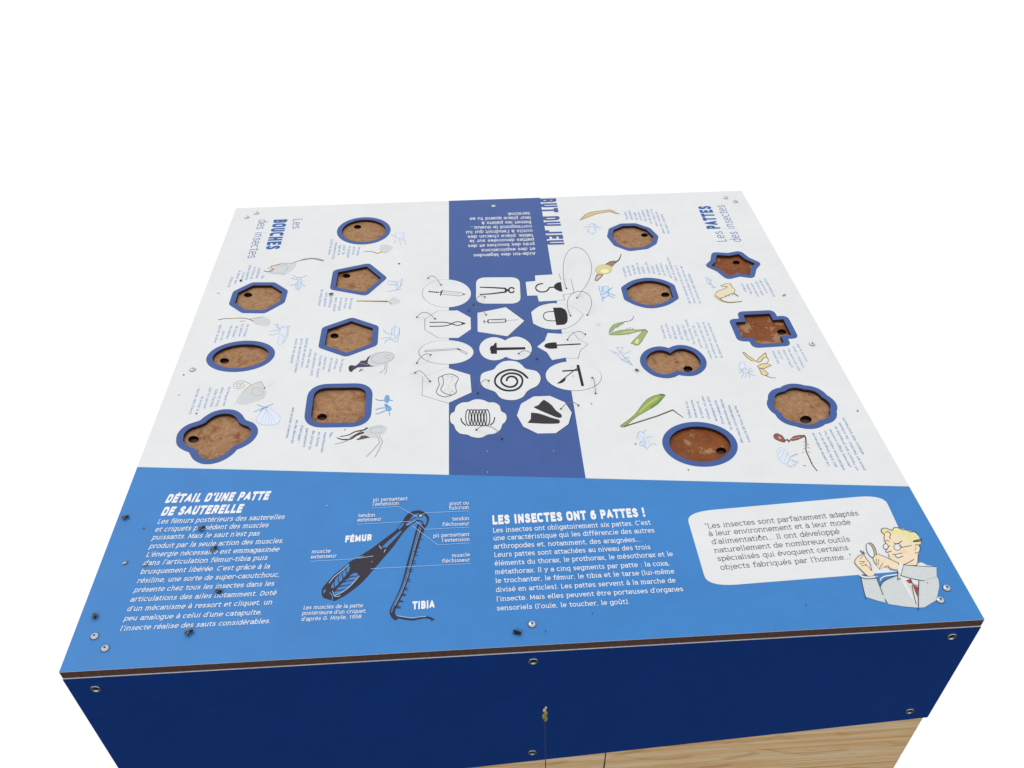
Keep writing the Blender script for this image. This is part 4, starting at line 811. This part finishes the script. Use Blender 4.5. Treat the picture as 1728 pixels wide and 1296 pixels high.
art('yellow pollen ball on a brown leg left of the barrel-shaped recess', f)
def f(a):
    GO = pm((86, 104, 56))
    a.both('D3', [(198, 805), (212, 752), (258, 702), (330, 680), (402, 668), (335, 702), (275, 742), (228, 790)], GRN, GO, 5, 1)
    a.line('D3', [(390, 668), (450, 660), (490, 632), (497, 600)], 7, GO, 2)
    a.both('D3', [(198, 822), (260, 795), (340, 772), (450, 765), (560, 768), (640, 760), (672, 790), (615, 778), (540, 790), (440, 818), (330, 830), (230, 830)], GRN, GO, 5, 1)
    a.both('D3', [(668, 790), (640, 835), (602, 902), (560, 952), (520, 957), (488, 935), (465, 936), (500, 893), (560, 838), (615, 775)], GRN, GO, 5, 1); a.fill('D3', ell(540, 908, 22, 32, 20), pm((216, 218, 150))); a.line('D3', [(380, 800), (500, 785)], 9, pm((206, 214, 140)))
    for x, y in [(300, 735), (320, 722), (345, 705), (370, 692), (420, 752), (455, 742), (488, 750)]: a.line('D3', [(x - 6, y + 14), (x + 3, y - 6)], 5, GO)
art('green mantis leg left of the double-circle recess', f)
def f(a):
    GO = pm((96, 110, 60))
    a.both('D5', [(190, 640), (260, 590), (375, 495), (440, 405), (515, 318), (600, 272), (675, 258), (738, 265), (712, 302), (640, 380), (540, 442), (400, 522), (300, 602), (240, 655)], pm((144, 168, 90)), GO, 5, 2)
    a.line('D5', [(430, 470), (520, 380), (640, 300)], 24, pm((176, 190, 106)), 2); a.line('D5', [(560, 420), (650, 350), (700, 295)], 16, pm((104, 140, 66)), 2)
    a.line('D5', [(245, 645), (450, 580), (640, 520), (830, 445)], 15, pm((88, 92, 68))); a.line('D5', [(830, 445), (890, 490), (955, 535)], 12, pm((78, 78, 62)), w2=7); a.fill('D5', ell(700, 262, 38, 12, 5), GRD)
art('green grasshopper leg left of the wide oval recess', f)
def f(a):
    a.both('D4', [(185, 160), (250, 135), (310, 135), (325, 172), (365, 212), (350, 250), (302, 262), (250, 290), (190, 312), (135, 292), (115, 270), (150, 225), (240, 195), (268, 170), (215, 172)], CRM, pm((126, 108, 76)), 6, 1)
    a.line('D4', [(345, 255), (372, 268), (398, 286)], 11, pm((110, 96, 72))); a.line('D4', [(130, 288), (190, 338), (280, 362), (380, 357), (445, 350)], 26, pm((196, 176, 132)), 3, w2=8); a.line('D4', [(185, 318), (220, 345), (300, 365), (445, 349)], 7, pm((92, 78, 56)), 3)
    for x, y in [(250, 285), (290, 275), (325, 265)]: a.line('D4', [(x, y - 10), (x + 3, y + 12)], 8, pm((120, 100, 70)))
art('cream digging leg below the star-shaped recess', f)
def f(a):
    O2 = pm((128, 104, 62)); C2_ = pm((226, 208, 154))
    a.both('D4', [(452, 970), (480, 972), (520, 1010), (570, 1040), (618, 1078), (565, 1072), (505, 1030)], C2_, O2, 7, 1)
    a.both('D4', [(620, 1080), (650, 1040), (700, 1000), (732, 975), (750, 1025), (705, 1040), (680, 1078), (645, 1092)], C2_, O2, 7, 1); a.line('D4', [(748, 1030), (770, 1062), (756, 1092)], 7, O2, 2)
    a.both('D4', [(632, 1140), (680, 1112), (750, 1100), (805, 1130), (760, 1145), (720, 1165), (660, 1162)], C2_, O2, 7, 1); a.both('D4', [(652, 1160), (720, 1185), (768, 1230), (740, 1252), (690, 1240)], C2_, O2, 7, 1)
    a.line('D4', [(735, 1250), (790, 1275), (860, 1280)], 9, pm((108, 96, 70)), 2, w2=4)
art('cream clawed leg below the cross-shaped recess', f)
def f(a):
    a.both('D6', [(468, 840), (485, 808), (520, 803), (575, 830), (612, 882), (602, 912), (540, 895), (490, 870)], RBR, BR, 6, 1); a.fill('D6', ell(545, 855, 22, 12, 30), pm((206, 168, 152)))
    a.both('D6', [(665, 885), (715, 838), (780, 825), (845, 824), (830, 850), (760, 880), (700, 892)], RBR, BR, 6, 1); a.line('D6', [(700, 868), (790, 848)], 8, pm((196, 156, 142)))
    a.line('D6', [(600, 895), (640, 876), (655, 905), (668, 885)], 12, BR); a.line('D6', [(842, 828), (860, 860), (866, 940), (865, 1010), (900, 1090), (940, 1180), (1000, 1258)], 17, BR, 3, w2=9)
    for x, y in [(850, 900), (852, 940), (850, 980), (880, 930), (884, 970), (835, 1030), (890, 1025), (905, 1110), (925, 1150)]: a.line('D6', [(x, y), (x + (22 if x > 866 else -16), y + 12)], 4, BR)
    a.line('D6', [(835, 1190), (862, 1198)], 7, OLV)
art('red-brown hairy leg below the flower-shaped recess', f)

SKF = pm((221, 227, 236)); SKL = pm((160, 182, 216)); SKD = pm((110, 156, 208))
def sketch(lab, r, bodies, strokes, w=4, m=None, fill=None):
    a = Art()
    for q in bodies:
        e_ = ell(*q); a.fill(r, e_, fill or SKF); a.line(r, e_, w * .7, m or SKL, closed=True)
    for q in strokes: a.line(r, q, w, m or SKL, 2)
    a.build('insect_sketch', table, lab)
sketch('pale blue bug sketch beside the round recess', 'B1', [(1250, 485, 48, 40, 30, 20), (1285, 520, 30, 20, 0, 16)], [[(1150, 470), (1210, 500)], [(1210, 540), (1190, 575)], [(1250, 540), (1270, 600)], [(1310, 540), (1335, 590)], [(1300, 480), (1312, 455)], [(1285, 525), (1305, 515)]])
sketch('pale blue mosquito sketch beside the pentagonal recess', 'B1', [(1240, 1085, 24, 46, 25, 18)], [[(1115, 1040), (1190, 1045), (1225, 1070)], [(1110, 1080), (1200, 1082), (1225, 1090)], [(1120, 1168), (1215, 1145), (1280, 1140)], [(1215, 1060), (1240, 1120), (1215, 1155)], [(1275, 1020), (1285, 1060), (1265, 1110)], [(1285, 1010), (1282, 1075)]], 6)
sketch('pale blue fly sketch beside the hexagonal recess', 'B2', [(1420, 570, 46, 62, 10, 24), (1390, 640, 30, 30, 0, 16), (1425, 672, 34, 22, -10, 16)], [[(1270, 545), (1310, 590), (1370, 605)], [(1255, 660), (1310, 648), (1370, 650)], [(1290, 710), (1320, 675), (1380, 668)], [(1380, 530), (1370, 600)], [(1415, 505), (1400, 620)], [(1468, 530), (1470, 600), (1440, 660)]], 6)
sketch('pale blue beetle sketch above the octagonal recess', 'F2', [(1440, 560, 50, 78, 10, 24), (1450, 435, 34, 30, 0, 16)], [[(1335, 365), (1380, 400), (1430, 420)], [(1310, 425), (1360, 440), (1410, 445)], [(1600, 370), (1530, 405), (1480, 415)], [(1295, 560), (1350, 545), (1400, 550)], [(1560, 575), (1500, 530)], [(1500, 450), (1515, 490), (1480, 520)], [(1420, 500), (1440, 640)]], 9, None, pm((204, 217, 234)))
sketch('pale blue bug sketch beside the narrow oval recess', 'F3', [(1440, 320, 70, 110, 15, 24), (1390, 470, 50, 90, 15, 20)], [[(1260, 190), (1330, 190), (1360, 260)], [(1200, 320), (1280, 300), (1380, 308)], [(1170, 370), (1240, 385), (1340, 350)], [(1350, 280), (1430, 240), (1500, 235), (1560, 218)], [(1525, 225), (1520, 380), (1440, 520)], [(1345, 190), (1310, 240), (1390, 270)]], 7)
a = Art(); fan = [(1190, 420), (1130, 500), (1100, 560), (1115, 600), (1180, 625), (1270, 630), (1350, 615), (1390, 555), (1370, 510), (1300, 450), (1230, 410)]
a.fill('A3', fan, pm((222, 228, 240)), 2); a.line('A3', fan, 4, SKL, 2, True)
for q in [(1150, 610), (1200, 625), (1250, 630), (1290, 625), (1335, 612)]: a.line('A3', [(1215, 425), ((1215 + q[0]) / 2 + 6, (425 + q[1]) / 2 - 10), q], 2.5, SKL, 2)
a.line('A3', [(1110, 380), (1160, 400), (1210, 408), (1305, 372)], 6, SKD, 2); a.line('A3', [(1070, 468), (1140, 440), (1200, 410)], 9, SKL, 2); a.line('A3', [(1150, 460), (1190, 425), (1230, 415)], 10, SKD, 2)
a.build('insect_sketch', table, 'pale blue butterfly sketch beside the four-lobed recess')
sketch('strong blue ant sketch beside the rounded square recess', 'B3', [(1318, 312, 28, 46, 8, 24), (1310, 392, 18, 16, 0, 16), (1335, 430, 30, 28, 0, 16)], [[(1180, 310), (1215, 328), (1285, 328)], [(1345, 325), (1385, 332)], [(1185, 445), (1230, 425), (1300, 420)], [(1185, 495), (1240, 480), (1310, 450)], [(1345, 400), (1372, 435), (1340, 455)], [(1345, 470), (1352, 512)], [(1320, 290), (1328, 340)], [(1290, 380), (1330, 400)]], 8, pm((66, 138, 204)), pm((120, 176, 224)))
sketch('pale blue beetle sketch beside the ten-sided recess', 'D1', [(285, 490, 42, 46, 20, 20)], [[(180, 462), (230, 445), (270, 460)], [(240, 425), (300, 415), (345, 455)], [(330, 450), (390, 472)], [(225, 470), (240, 530)], [(280, 545), (320, 520)], [(300, 420), (320, 500)]], 5)
sketch('pale blue bee sketch beside the barrel-shaped recess', 'D3', [(145, 330, 48, 44, 0, 20), (160, 270, 38, 34, 0, 18)], [[(75, 235), (90, 300)], [(110, 235), (120, 300)], [(180, 300), (240, 255)], [(190, 320), (270, 350)], [(185, 345), (260, 380)], [(120, 370), (125, 425)], [(150, 370), (110, 400)], [(205, 270), (190, 330)], [(100, 340), (190, 310)]], 8, pm((134, 176, 220)), pm((206, 222, 238)))
sketch('pale blue mantis sketch beside the double-circle recess', 'D3', [], [[(200, 1010), (260, 1035), (330, 1060), (400, 1110), (490, 1200)], [(285, 975), (310, 1010), (350, 1060)], [(300, 985), (370, 985), (340, 1030)], [(340, 1030), (380, 1060), (455, 1030)], [(250, 1040), (320, 1090), (370, 1140), (480, 1195)], [(370, 1070), (385, 1110), (460, 1150)], [(420, 1120), (350, 1130), (470, 1170)], [(400, 1095), (450, 1110)]], 5)
sketch('pale blue mole cricket sketch beside the star-shaped recess', 'D4', [(45, 105, 22, 40, -30, 18)], [[(0, 55), (40, 80), (60, 120)], [(20, 70), (15, 100)], [(70, 85), (60, 110)], [(60, 130), (100, 170), (130, 185)], [(80, 185), (120, 180)], [(30, 120), (70, 150)]], 6)
sketch('pale blue louse sketch beside the cross-shaped recess', 'D4', [(450, 1130, 36, 46, 15, 22), (490, 1195, 34, 26, 20, 16)], [[(415, 1180), (460, 1190)], [(415, 1215), (470, 1205)], [(440, 1275), (470, 1225)], [(485, 1275), (500, 1230)], [(520, 1190), (565, 1165)], [(525, 1210), (580, 1195)], [(520, 1220), (610, 1255)], [(530, 1240), (545, 1275)], [(500, 1160), (490, 1200)]], 6)
sketch('pale blue grasshopper sketch beside the wide oval recess', 'D5', [(480, 810, 46, 108, -28, 26)], [[(395, 800), (400, 740), (425, 710), (470, 715)], [(470, 735), (490, 700), (512, 685)], [(520, 775), (580, 770)], [(545, 875), (600, 852), (632, 878)], [(420, 870), (460, 820), (480, 885)], [(430, 880), (490, 885), (520, 930)], [(440, 750), (470, 800), (500, 880)], [(480, 770), (510, 860)]], 5)
sketch('pale blue flea sketch beside the flower-shaped recess', 'D6', [(590, 1075, 62, 108, -28, 28), (690, 1170, 52, 34, 10, 18)], [[(690, 1080), (720, 1060), (768, 1050)], [(690, 1085), (765, 1055)], [(690, 1120), (740, 1140), (775, 1150)], [(640, 1190), (690, 1215)], [(710, 1150), (765, 1165)], [(560, 1000), (535, 1050)], [(600, 1010), (560, 1100)], [(640, 1040), (600, 1140)], [(680, 1080), (640, 1170)], [(700, 1180), (740, 1190)]], 5)

# -- small stains on the print
a = Art(0.0007); ST = pm((96, 84, 74)); ST2 = pm((172, 136, 108)); ST3 = pm((196, 196, 194))
for r, x, y, rx, ry, m in [('A1', 838, 1108, 15, 14, DKB), ('D4', 958, 277, 24, 12, ST2), ('B1', 1250, 830, 14, 8, ST), ('D6', 1492, 530, 11, 9, ST), ('A2', 565, 108, 16, 8, ST3), ('A2', 146, 1102, 9, 7, ST), ('D5', 378, 860, 9, 8, ST),
   ('D5', 1020, 1175, 9, 7, ST), ('A3', 215, 20, 10, 6, ST), ('A3', 160, 263, 14, 6, ST3), ('A3', 372, 490, 12, 8, ST), ('C5', 1280, 1225, 10, 8, ST), ('C5', 990, 687, 10, 6, ST3), ('C5', 1010, 820, 12, 12, ST3), ('E4', 708, 408, 9, 12, RBR), ('E4', 1135, 1032, 6, 5, DKB),
   ('E3', 910, 938, 5, 5, DKB), ('E3', 532, 1082, 5, 5, DKB), ('E7', 580, 170, 5, 5, DKB), ('E1', 245, 425, 9, 7, ST), ('E5', 1018, 766, 7, 5, ST), ('B3', 806, 688, 8, 6, ST), ('E2', 690, 695, 5, 5, OC),
   ('C6', 165, 1132, 8, 6, ST3), ('C6', 965, 875, 7, 5, ST3), ('C6', 162, 880, 7, 5, ST3), ('E2', 280, 182, 6, 5, ST3), ('D3', 70, 700, 24, 12, pm((216, 218, 219))), ('C4', 60, 350, 40, 14, pm((222, 224, 225)))]:
    a.fill(r, ell(x, y, rx, ry, random.uniform(-30, 30), 10), m)
st = a.build('stain', table, 'specks and small stains over the print'); st['kind'] = 'stuff'

# ================================================================== GAME TOKENS
GROUP = 'white game tokens tied to the table'
def token(lab, outline, icon, cord, hc):
    outl = ccw(outline); cx = sum(p.x for p in outl) / len(outl); cy = sum(p.y for p in outl) / len(outl)
    t = empty('game_token', (cx, cy, TOP), lab, 'game token', GROUP)
    rg_ = random.Random(int(cx * 1e5)); sh = Vector((rg_.uniform(-.00035, .00035), rg_.uniform(-.0003, .0003)))
    outl = [p + sh for p in outl]
    v, f = union([outl]); n = len(outl)
    V = [Vector((p.x, p.y, TOP + TT)) for p in v]; F = [list(q) for q in f]; I = [0] * len(F)
    b = len(V)
    for z in (TOP + TT, TOP + TT - .0004, TOP - .0034): V += [Vector((p.x, p.y, z)) for p in outl]
    for j in range(2):
        for i in range(n): F.append([b + (j + 1) * n + i, b + (j + 1) * n + (i + 1) % n, b + j * n + (i + 1) % n, b + j * n + i]); I.append(j)
    obj('disc', V, F, [M_WHITE, M_TOKEDGE], t, I)
    a = Art(TT + .00012); icon(a); a.build('printed_icon', t)
    r, pts = cord
    tail = []
    n = len(pts)
    q = [px(r, *p) for p in pts]
    path = []
    za, zb = (TT, 0.0) if hc[1] == 0 else (0.0, TT)   # which end is tied to the token
    for i, p in enumerate(q):
        s = i / (n - 1); z = za + (zb - za) * s + hc[0] * math.sin(math.pi * s) ** .8
        path.append(P(p[0], p[1], z))
    path = smooth(path, False, 5)
    tv, tf = tube(path, .00058, 6)
    parts = [(tv, tf, 0)]
    for e_, z in ((path[0], za), (path[-1], zb)):
        dv, df = dome(Vector((e_.x, e_.y, TOP + z)), .0017, .0022, n=10, rings=3); parts.append((dv, df, 1))
    cv, cf, ci = merge(parts); obj('cord', cv, cf, [M_CORD, M_KNOB], t, ci, None, False)
K = M_INK
Z = TT
def ic(a):
    for k in range(6): a.fill('C2', ell(248 + k * 22, 375 + k * 2, 11, 8, 0, 10), K, 0, Z)
    a.fill('C2', [(417, 349), (404, 385), (390, 427), (377, 420), (384, 394), (376, 379), (398, 366)], K, 0, Z)
    a.line('C2', [(412, 366), (610, 384), (688, 408), (610, 428), (404, 408)], 4, GREYT, 0, False, Z); a.line('C2', [(420, 388), (610, 404)], 3, GL, 0, False, Z); a.fill('C2', [(655, 396), (692, 408), (655, 418)], GREYT, 0, Z)
token('oval token with a dagger picture at the far left of the cluster', TOKEN_OUTLINES[0], ic, ('C2', [(233, 213), (265, 185), (310, 195), (350, 235), (392, 297)]), (.012, 1))
def ic(a):
    a.line('C2', [(868, 322), (1000, 326), (1170, 336)], 12, K, 0, False, Z, 17); a.line('C2', [(868, 410), (1000, 402), (1175, 380)], 12, K, 0, False, Z, 17)
    a.fill('C2', [(1160, 326), (1192, 345), (1215, 345), (1215, 372), (1190, 372), (1168, 388), (1158, 375), (1170, 357), (1158, 345)], K, 0, Z); a.line('C2', ell(1247, 357, 32, 31, 0, 26, 25, 335), 15, K, 0, False, Z)
token('rounded square token with pincers', TOKEN_OUTLINES[1], ic, ('C2', [(925, 443), (880, 425), (835, 445), (800, 500), (785, 545)]), (.012, 0))
def ic(a):
    a.line('C3', [(475, 680), (420, 690), (385, 722), (385, 760), (430, 795), (500, 800), (550, 780), (575, 745), (592, 735), (640, 732)], 17, K, 3, False, Z)
    a.fill('C3', smooth([Vector(p) for p in [(640, 730), (660, 690), (700, 665), (748, 655)]], False, 3) + [Vector((772, 798))] + smooth([Vector(p) for p in [(720, 788), (668, 762), (640, 732)]], False, 3), K, 0, Z)
token('cross-shaped token with a pirate hook, tied by the longest cord loop', TOKEN_OUTLINES[2], ic,
      ('C3', [(828, 752), (795, 640), (780, 480), (800, 320), (860, 200), (960, 150), (1070, 185), (1150, 280), (1195, 420), (1180, 560), (1130, 680), (1050, 795), (980, 890)]), (.020, 0))
def ic(a):
    a.line('C2', [(258, 750), (400, 747), (490, 757), (560, 780), (600, 785), (640, 775), (682, 762)], 10, K, 3, False, Z); a.line('C2', [(258, 797), (400, 795), (490, 780), (555, 748), (600, 742), (640, 750), (682, 762)], 10, K, 3, False, Z); a.fill('C2', [(640, 748), (684, 762), (640, 777)], K, 0, Z)
token('octagonal token with tweezers', TOKEN_OUTLINES[3], ic, ('C2', [(97, 688), (140, 640), (190, 627), (250, 645), (322, 708)]), (.014, 1))
def ic(a):
    a.line('C2', [(962, 718), (1172, 708), (1178, 745), (962, 756)], 8, K, 0, True, Z); a.line('C2', [(912, 722), (915, 758)], 10, K, 0, False, Z); a.line('C2', [(915, 740), (960, 738)], 5, K, 0, False, Z); a.line('C2', [(1178, 727), (1330, 717)], 3, GREYT, 0, False, Z)
    for k in range(12): a.line('C2', [(1010 + k * 12, 717 - k * .5), (1011 + k * 12, 727 - k * .5)], 3.5, K, 0, False, Z)
token('pentagonal token with a syringe', TOKEN_OUTLINES[4], ic, ('C2', [(727, 608), (770, 565), (820, 560), (880, 590), (940, 660)]), (.015, 1))
def ic(a):
    a.line('C3', [(640, 1085), (560, 1090), (510, 1110), (492, 1152), (512, 1197), (570, 1220), (668, 1222)], 11, K, 3, False, Z)
    a.fill('C3', [Vector((632, 1030))] + smooth([Vector(p) for p in [(750, 1028), (810, 1060), (840, 1125), (846, 1200), (832, 1250), (792, 1278)]], False, 3) + [Vector((682, 1286))], K, 0, Z)
token('barrel-shaped token with a basket, tied by a wide cord loop', TOKEN_OUTLINES[5], ic,
      ('C3', [(888, 1150), (850, 1050), (845, 930), (890, 845), (980, 795), (1080, 800), (1160, 850), (1195, 940), (1180, 1040), (1132, 1140)]), (.018, 0))
def ic(a):
    a.line('C2', [(195, 1090), (590, 1064), (592, 1080), (196, 1105)], 4, GREYT, 0, True, Z); a.line('C2', [(594, 1070), (622, 1082)], 13, K, 0, False, Z); a.line('C2', [(630, 1080), (713, 1124), (697, 1138), (615, 1092)], 4, GREYT, 0, True, Z)
token('wide oval token with a drinking straw', TOKEN_OUTLINES[6], ic, ('C2', [(265, 1145), (220, 1130), (170, 1150), (120, 1200), (97, 1245)]), (.012, 0))
def ic(a):
    a.fill('C2', [(993, 1040), (1025, 1030), (1052, 994), (1066, 998), (1068, 1055), (1413, 1050), (1416, 1078), (1070, 1088), (1070, 1132), (996, 1130), (993, 1098), (985, 1085), (985, 1060)], K, 0, Z)
token('double-circle token with a hammer', TOKEN_OUTLINES[7], ic, ('C2', [(1335, 1130), (1380, 1097), (1440, 1100), (1500, 1135), (1560, 1195)]), (.014, 0))
def ic(a):
    a.fill('C5', smooth([Vector(p) for p in [(783, 414), (680, 420), (615, 404), (590, 378), (618, 346), (680, 330), (768, 325)]], False, 3), K, 0, Z); a.line('C5', [(775, 368), (1112, 350)], 18, K, 0, False, Z)
token('star-shaped token with a shovel', TOKEN_OUTLINES[8], ic, ('C5', [(930, 290), (970, 225), (1040, 180), (1120, 170), (1190, 210)]), (.014, 0))
def ic(a):
    a.line('C4', [(410, 390), (450, 375), (520, 370), (585, 400), (600, 430), (575, 480), (568, 530), (578, 580), (560, 610), (500, 622), (440, 605), (392, 568), (392, 538), (418, 490), (416, 425)], 7, K, 3, True, Z)
    a.line('C4', [(410, 390), (365, 410), (358, 440), (368, 500), (335, 570), (345, 610), (400, 640), (460, 645), (522, 624)], 7, K, 3, False, Z)
    rg = random.Random(3)
    for k in range(44):
        x, y = rg.uniform(435, 570), rg.uniform(390, 600); a.fill('C4', ell(x, y, 3.5, 2.5, 0, 6), GREYT, 0, Z)
token('hexagonal token with a sponge', TOKEN_OUTLINES[9], ic, ('C4', [(75, 355), (115, 330), (160, 345), (210, 400), (258, 460)]), (.014, 1))
def ic(a):
    a.line('C4', [(1440, 415), (1380, 360), (1300, 325), (1220, 318), (1130, 345), (1070, 390), (1045, 445), (1060, 500), (1120, 548), (1200, 570), (1290, 562), (1350, 525), (1378, 470), (1375, 420), (1340, 380), (1270, 360), (1200, 365), (1140, 400), (1120, 450), (1145, 495), (1210, 525), (1270, 520), (1308, 490), (1318, 450), (1290, 410), (1240, 398), (1200, 415), (1188, 450)], 22, K, 3, False, Z)
token('four-lobed token with a spiral', TOKEN_OUTLINES[10], ic, ('C4', [(970, 452), (930, 437), (885, 465), (855, 520), (837, 603)]), (.015, 0))
def ic(a):
    a.fill('C5', [(1060, 655), (1100, 655), (1173, 962), (1132, 966)], K, 0, Z); a.line('C5', [(864, 745), (1080, 730)], 20, K, 0, False, Z); a.line('C5', [(1085, 690), (885, 848)], 11, K, 0, False, Z)
    a.fill('C5', smooth([Vector(p) for p in [(875, 848), (902, 845), (897, 880), (862, 910), (822, 925), (778, 926), (815, 898), (850, 868)]], True, 2), K, 0, Z)
token('large round token with a catapult', TOKEN_OUTLINES[11], ic, ('C5', [(1290, 845), (1312, 850), (1325, 930), (1340, 1075)]), (.010, 0))
def ic(a):
    for k in range(7): a.line('C4', ell(724 + k * 37.5, 898, 34, 97, -2, 26), 11, K, 0, True, Z)
    a.line('C4', [(632, 905), (645, 950), (690, 992)], 13, K, 3, False, Z); a.line('C4', [(1043, 895), (1030, 950), (990, 990)], 12, K, 3, False, Z)
token('scalloped token with a coil spring', TOKEN_OUTLINES[12], ic, ('C4', [(820, 1048), (880, 1005), (960, 1000), (1050, 1040), (1110, 1110), (1132, 1160)]), (.016, 0))
def ic(a):
    a.fill('C6', [(720, 338), (780, 315), (820, 270), (848, 248), (900, 280), (945, 315), (990, 375), (1055, 422), (1070, 448), (1058, 466), (1030, 470), (980, 455), (860, 405), (780, 370)], pm((52, 48, 54)), 0, Z); a.fill('C6', [(692, 404), (780, 414), (860, 438), (940, 468), (1030, 490), (1046, 515), (1030, 538), (960, 541), (850, 541), (650, 530), (690, 480)], pm((52, 48, 54)), 0, Z)
token('ten-sided token with swim fins', TOKEN_OUTLINES[13], ic, ('C6', [(1055, 362), (1110, 305), (1190, 280), (1240, 295), (1268, 320)]), (.013, 0))

# ================================================================== DEAD INSECTS AND GRASS
def ball(c, rx, ry, rz, n=10, m=7):
    vs, fs = [], []
    for j in range(m + 1):
        a = math.pi * j / m - math.pi / 2
        for k in range(n):
            t = 2 * math.pi * k / n; vs.append(Vector((c[0] + rx * math.cos(a) * math.cos(t), c[1] + ry * math.cos(a) * math.sin(t), c[2] + rz * math.sin(a))))
    for j in range(m):
        for k in range(n): fs.append([j * n + k, j * n + (k + 1) % n, (j + 1) * n + (k + 1) % n, (j + 1) * n + k])
    return vs, fs
def fly_parts():
    P_ = [(*ball((-.0024, 0, .0019), .0030, .0017, .0016), 0), (*ball((.0010, 0, .0021), .0017, .0016, .0016), 0), (*ball((.0031, 0, .0019), .0010, .0013, .0011), 1)]
    for s in (-1, 1):
        w = [Vector((.0008, s * .0006, .0036)), Vector((-.0010, s * .0022, .0036)), Vector((-.0046, s * .0030, .0031)), Vector((-.0052, s * .0016, .0030)), Vector((-.0024, s * .0004, .0035))]
        P_.append((w + [p - Vector((0, 0, .0001)) for p in w], [[0, 1, 2, 3, 4], [9, 8, 7, 6, 5]] + [[i, (i + 1) % 5, 5 + (i + 1) % 5, 5 + i] for i in range(5)], 2))
        for x0, dx in ((.0020, .0018), (.0008, 0), (-.0004, -.0020)):
            v, f = tube([Vector((x0, s * .0010, .0016)), Vector((x0 + dx * .6, s * .0028, .0026)), Vector((x0 + dx, s * .0044, .0003))], .00022, 5); P_.append((v, f, 0))
    return merge(P_)
fv, ff, fi = fly_parts()
fm = bpy.data.meshes.new('dead_fly'); fm.from_pydata([tuple(v) for v in fv], [], ff)
for m in (mat('fly_body', (20, 18, 22), .5, .3), mat('fly_eye', (60, 24, 20), .4, .3), mat('fly_wing', (78, 72, 72), .35, .4)): fm.materials.append(m)
fm.polygons.foreach_set('material_index', fi); fm.update()
def fly(r, x, y, rot, s, lab, tip=0):
    o = bpy.data.objects.new('dead_fly', fm); COL.objects.link(o); o.location = P(*px(r, x, y)) + Vector((0, 0, .0006)); o.rotation_euler = (tip, 0, math.radians(rot)); s *= 1.12; o.scale = (s,) * 3
    if tip: o.location.z += .0036 * s
    o['label'] = lab; o['category'] = 'dead fly'; o['group'] = 'dead flies on the table top'
fly('E1', 108, 345, 20, 1.0, 'black dead fly near the left edge, farthest forward from the heading DÉTAIL')
fly('E1', 702, 430, 25, 1.05, 'black dead fly over the word possèdent')
fly('E1', 797, 590, 50, 1.05, 'black dead fly over the word nécessaire')
fly('E1', 835, 925, -10, 1.0, 'black dead fly over the word notamment')
fly('E1', 605, 1242, 30, 1.1, 'black dead fly just below the last line of the slanted paragraph')
fly('E6', 313, 317, -70, .95, 'black dead fly beside the pair of screws at the near left corner')
fly('E7', 355, 187, -25, 1.15, 'dead fly with spread legs beside the screw in the middle of the front edge', math.pi)
fly('D3', 540, 1268, -35, .7, 'small dead fly on the white print left of the double-circle recess')
fly('B2', 645, 125, 30, .85, 'small dead fly on the white print below the pentagonal recess')
def husk(r, x, y, rot, lab):
    p = P(*px(r, x, y)); q = math.radians(rot); R = Matrix.Rotation(q, 3, 'Z')
    a = ball((0, 0, .0014), .0040, .0014, .0013); b = ball((.0030, .0004, .0015), .0016, .0013, .0013); c = tube([Vector((-.003, -.0012, .0008)), Vector((0, -.0022, .0010)), Vector((.003, -.0014, .0004))], .0004, 5)
    v, f, i = merge([(*a, 0), (*b, 1), (*c, 1)])
    o = obj('insect_husk', [R @ k + p for k in v], f, [mat('husk_pale', (206, 198, 184), .6, .2, var=.25, scale=700), mat('husk_brown', (120, 96, 80), .6, .2, var=.3, scale=700)], None, i, lab, False)
    o['category'] = 'insect husk'; o['group'] = 'pale insect husks on the blue field'
husk('E1', 98, 698, 28, 'pale insect husk near the left edge of the light blue field')
husk('E1', 255, 712, 12, 'pale insect husk touching the word dans')

# grass in front of the table
GY = -0.085
base = PY(922, 1330, GY)
p0 = Vector((base.x + .012, GY - .02, 0.0)); tip = PY(920.2, 1193, GY); mid = PY(919.5, 1216, GY); m2 = PY(920.5, 1270, GY)
gs = empty('grass_stalk', p0, 'thin grass stalk with a pale seed head in front of the blue panel', 'grass stalk')
tv, tf = tube(smooth([p0, Vector((m2.x * .6 + p0.x * .4, GY - .008, .3)), m2, mid], False, 8), lambda t: .0009 - .0004 * t, 6)
obj('stem', tv, tf, mat('grass_stem', (66, 70, 46), .6, .2, var=.3, scale=200), gs, None, None, False)
d = (tip - mid); u = d.normalized(); parts = []
for k, (t, s) in enumerate(((.12, 1.0), (.3, 1.1), (.52, .9), (.74, .8), (.92, .55))):
    c = mid + d * t + Vector(((-1) ** k * .0008, 0, 0)); v, f = ball((0, 0, 0), .0026 * s, .0022 * s, .0052 * s, 8, 6); parts.append(([q + c for q in v], f, 0 if k < 3 else 1))
v, f, i = merge(parts)
obj('seed_head', v, f, [mat('seed_olive', (150, 136, 78), .7, .15, var=.3, scale=600), mat('seed_pale', (196, 182, 130), .7, .15, var=.3, scale=600)], gs, i, None, False)
GY2 = -0.06; t0 = PY(1022.5, 1263, GY2); t1 = PY(1018.5, 1300, GY2)
q0 = Vector((t1.x - .01, GY2 - .015, 0.0))
gb = empty('grass_stalk', q0, 'bare dark grass blade in front of the pine boards, right of the seed head', 'grass stalk')
tv, tf = tube(smooth([q0, Vector((t1.x - .004, GY2 - .005, .25)), t1, t0], False, 8), lambda t: .0024 - .0019 * t, 6)
obj('blade', tv, tf, mat('grass_dark', (40, 42, 30), .6, .2, var=.3, scale=200), gb, None, None, False)
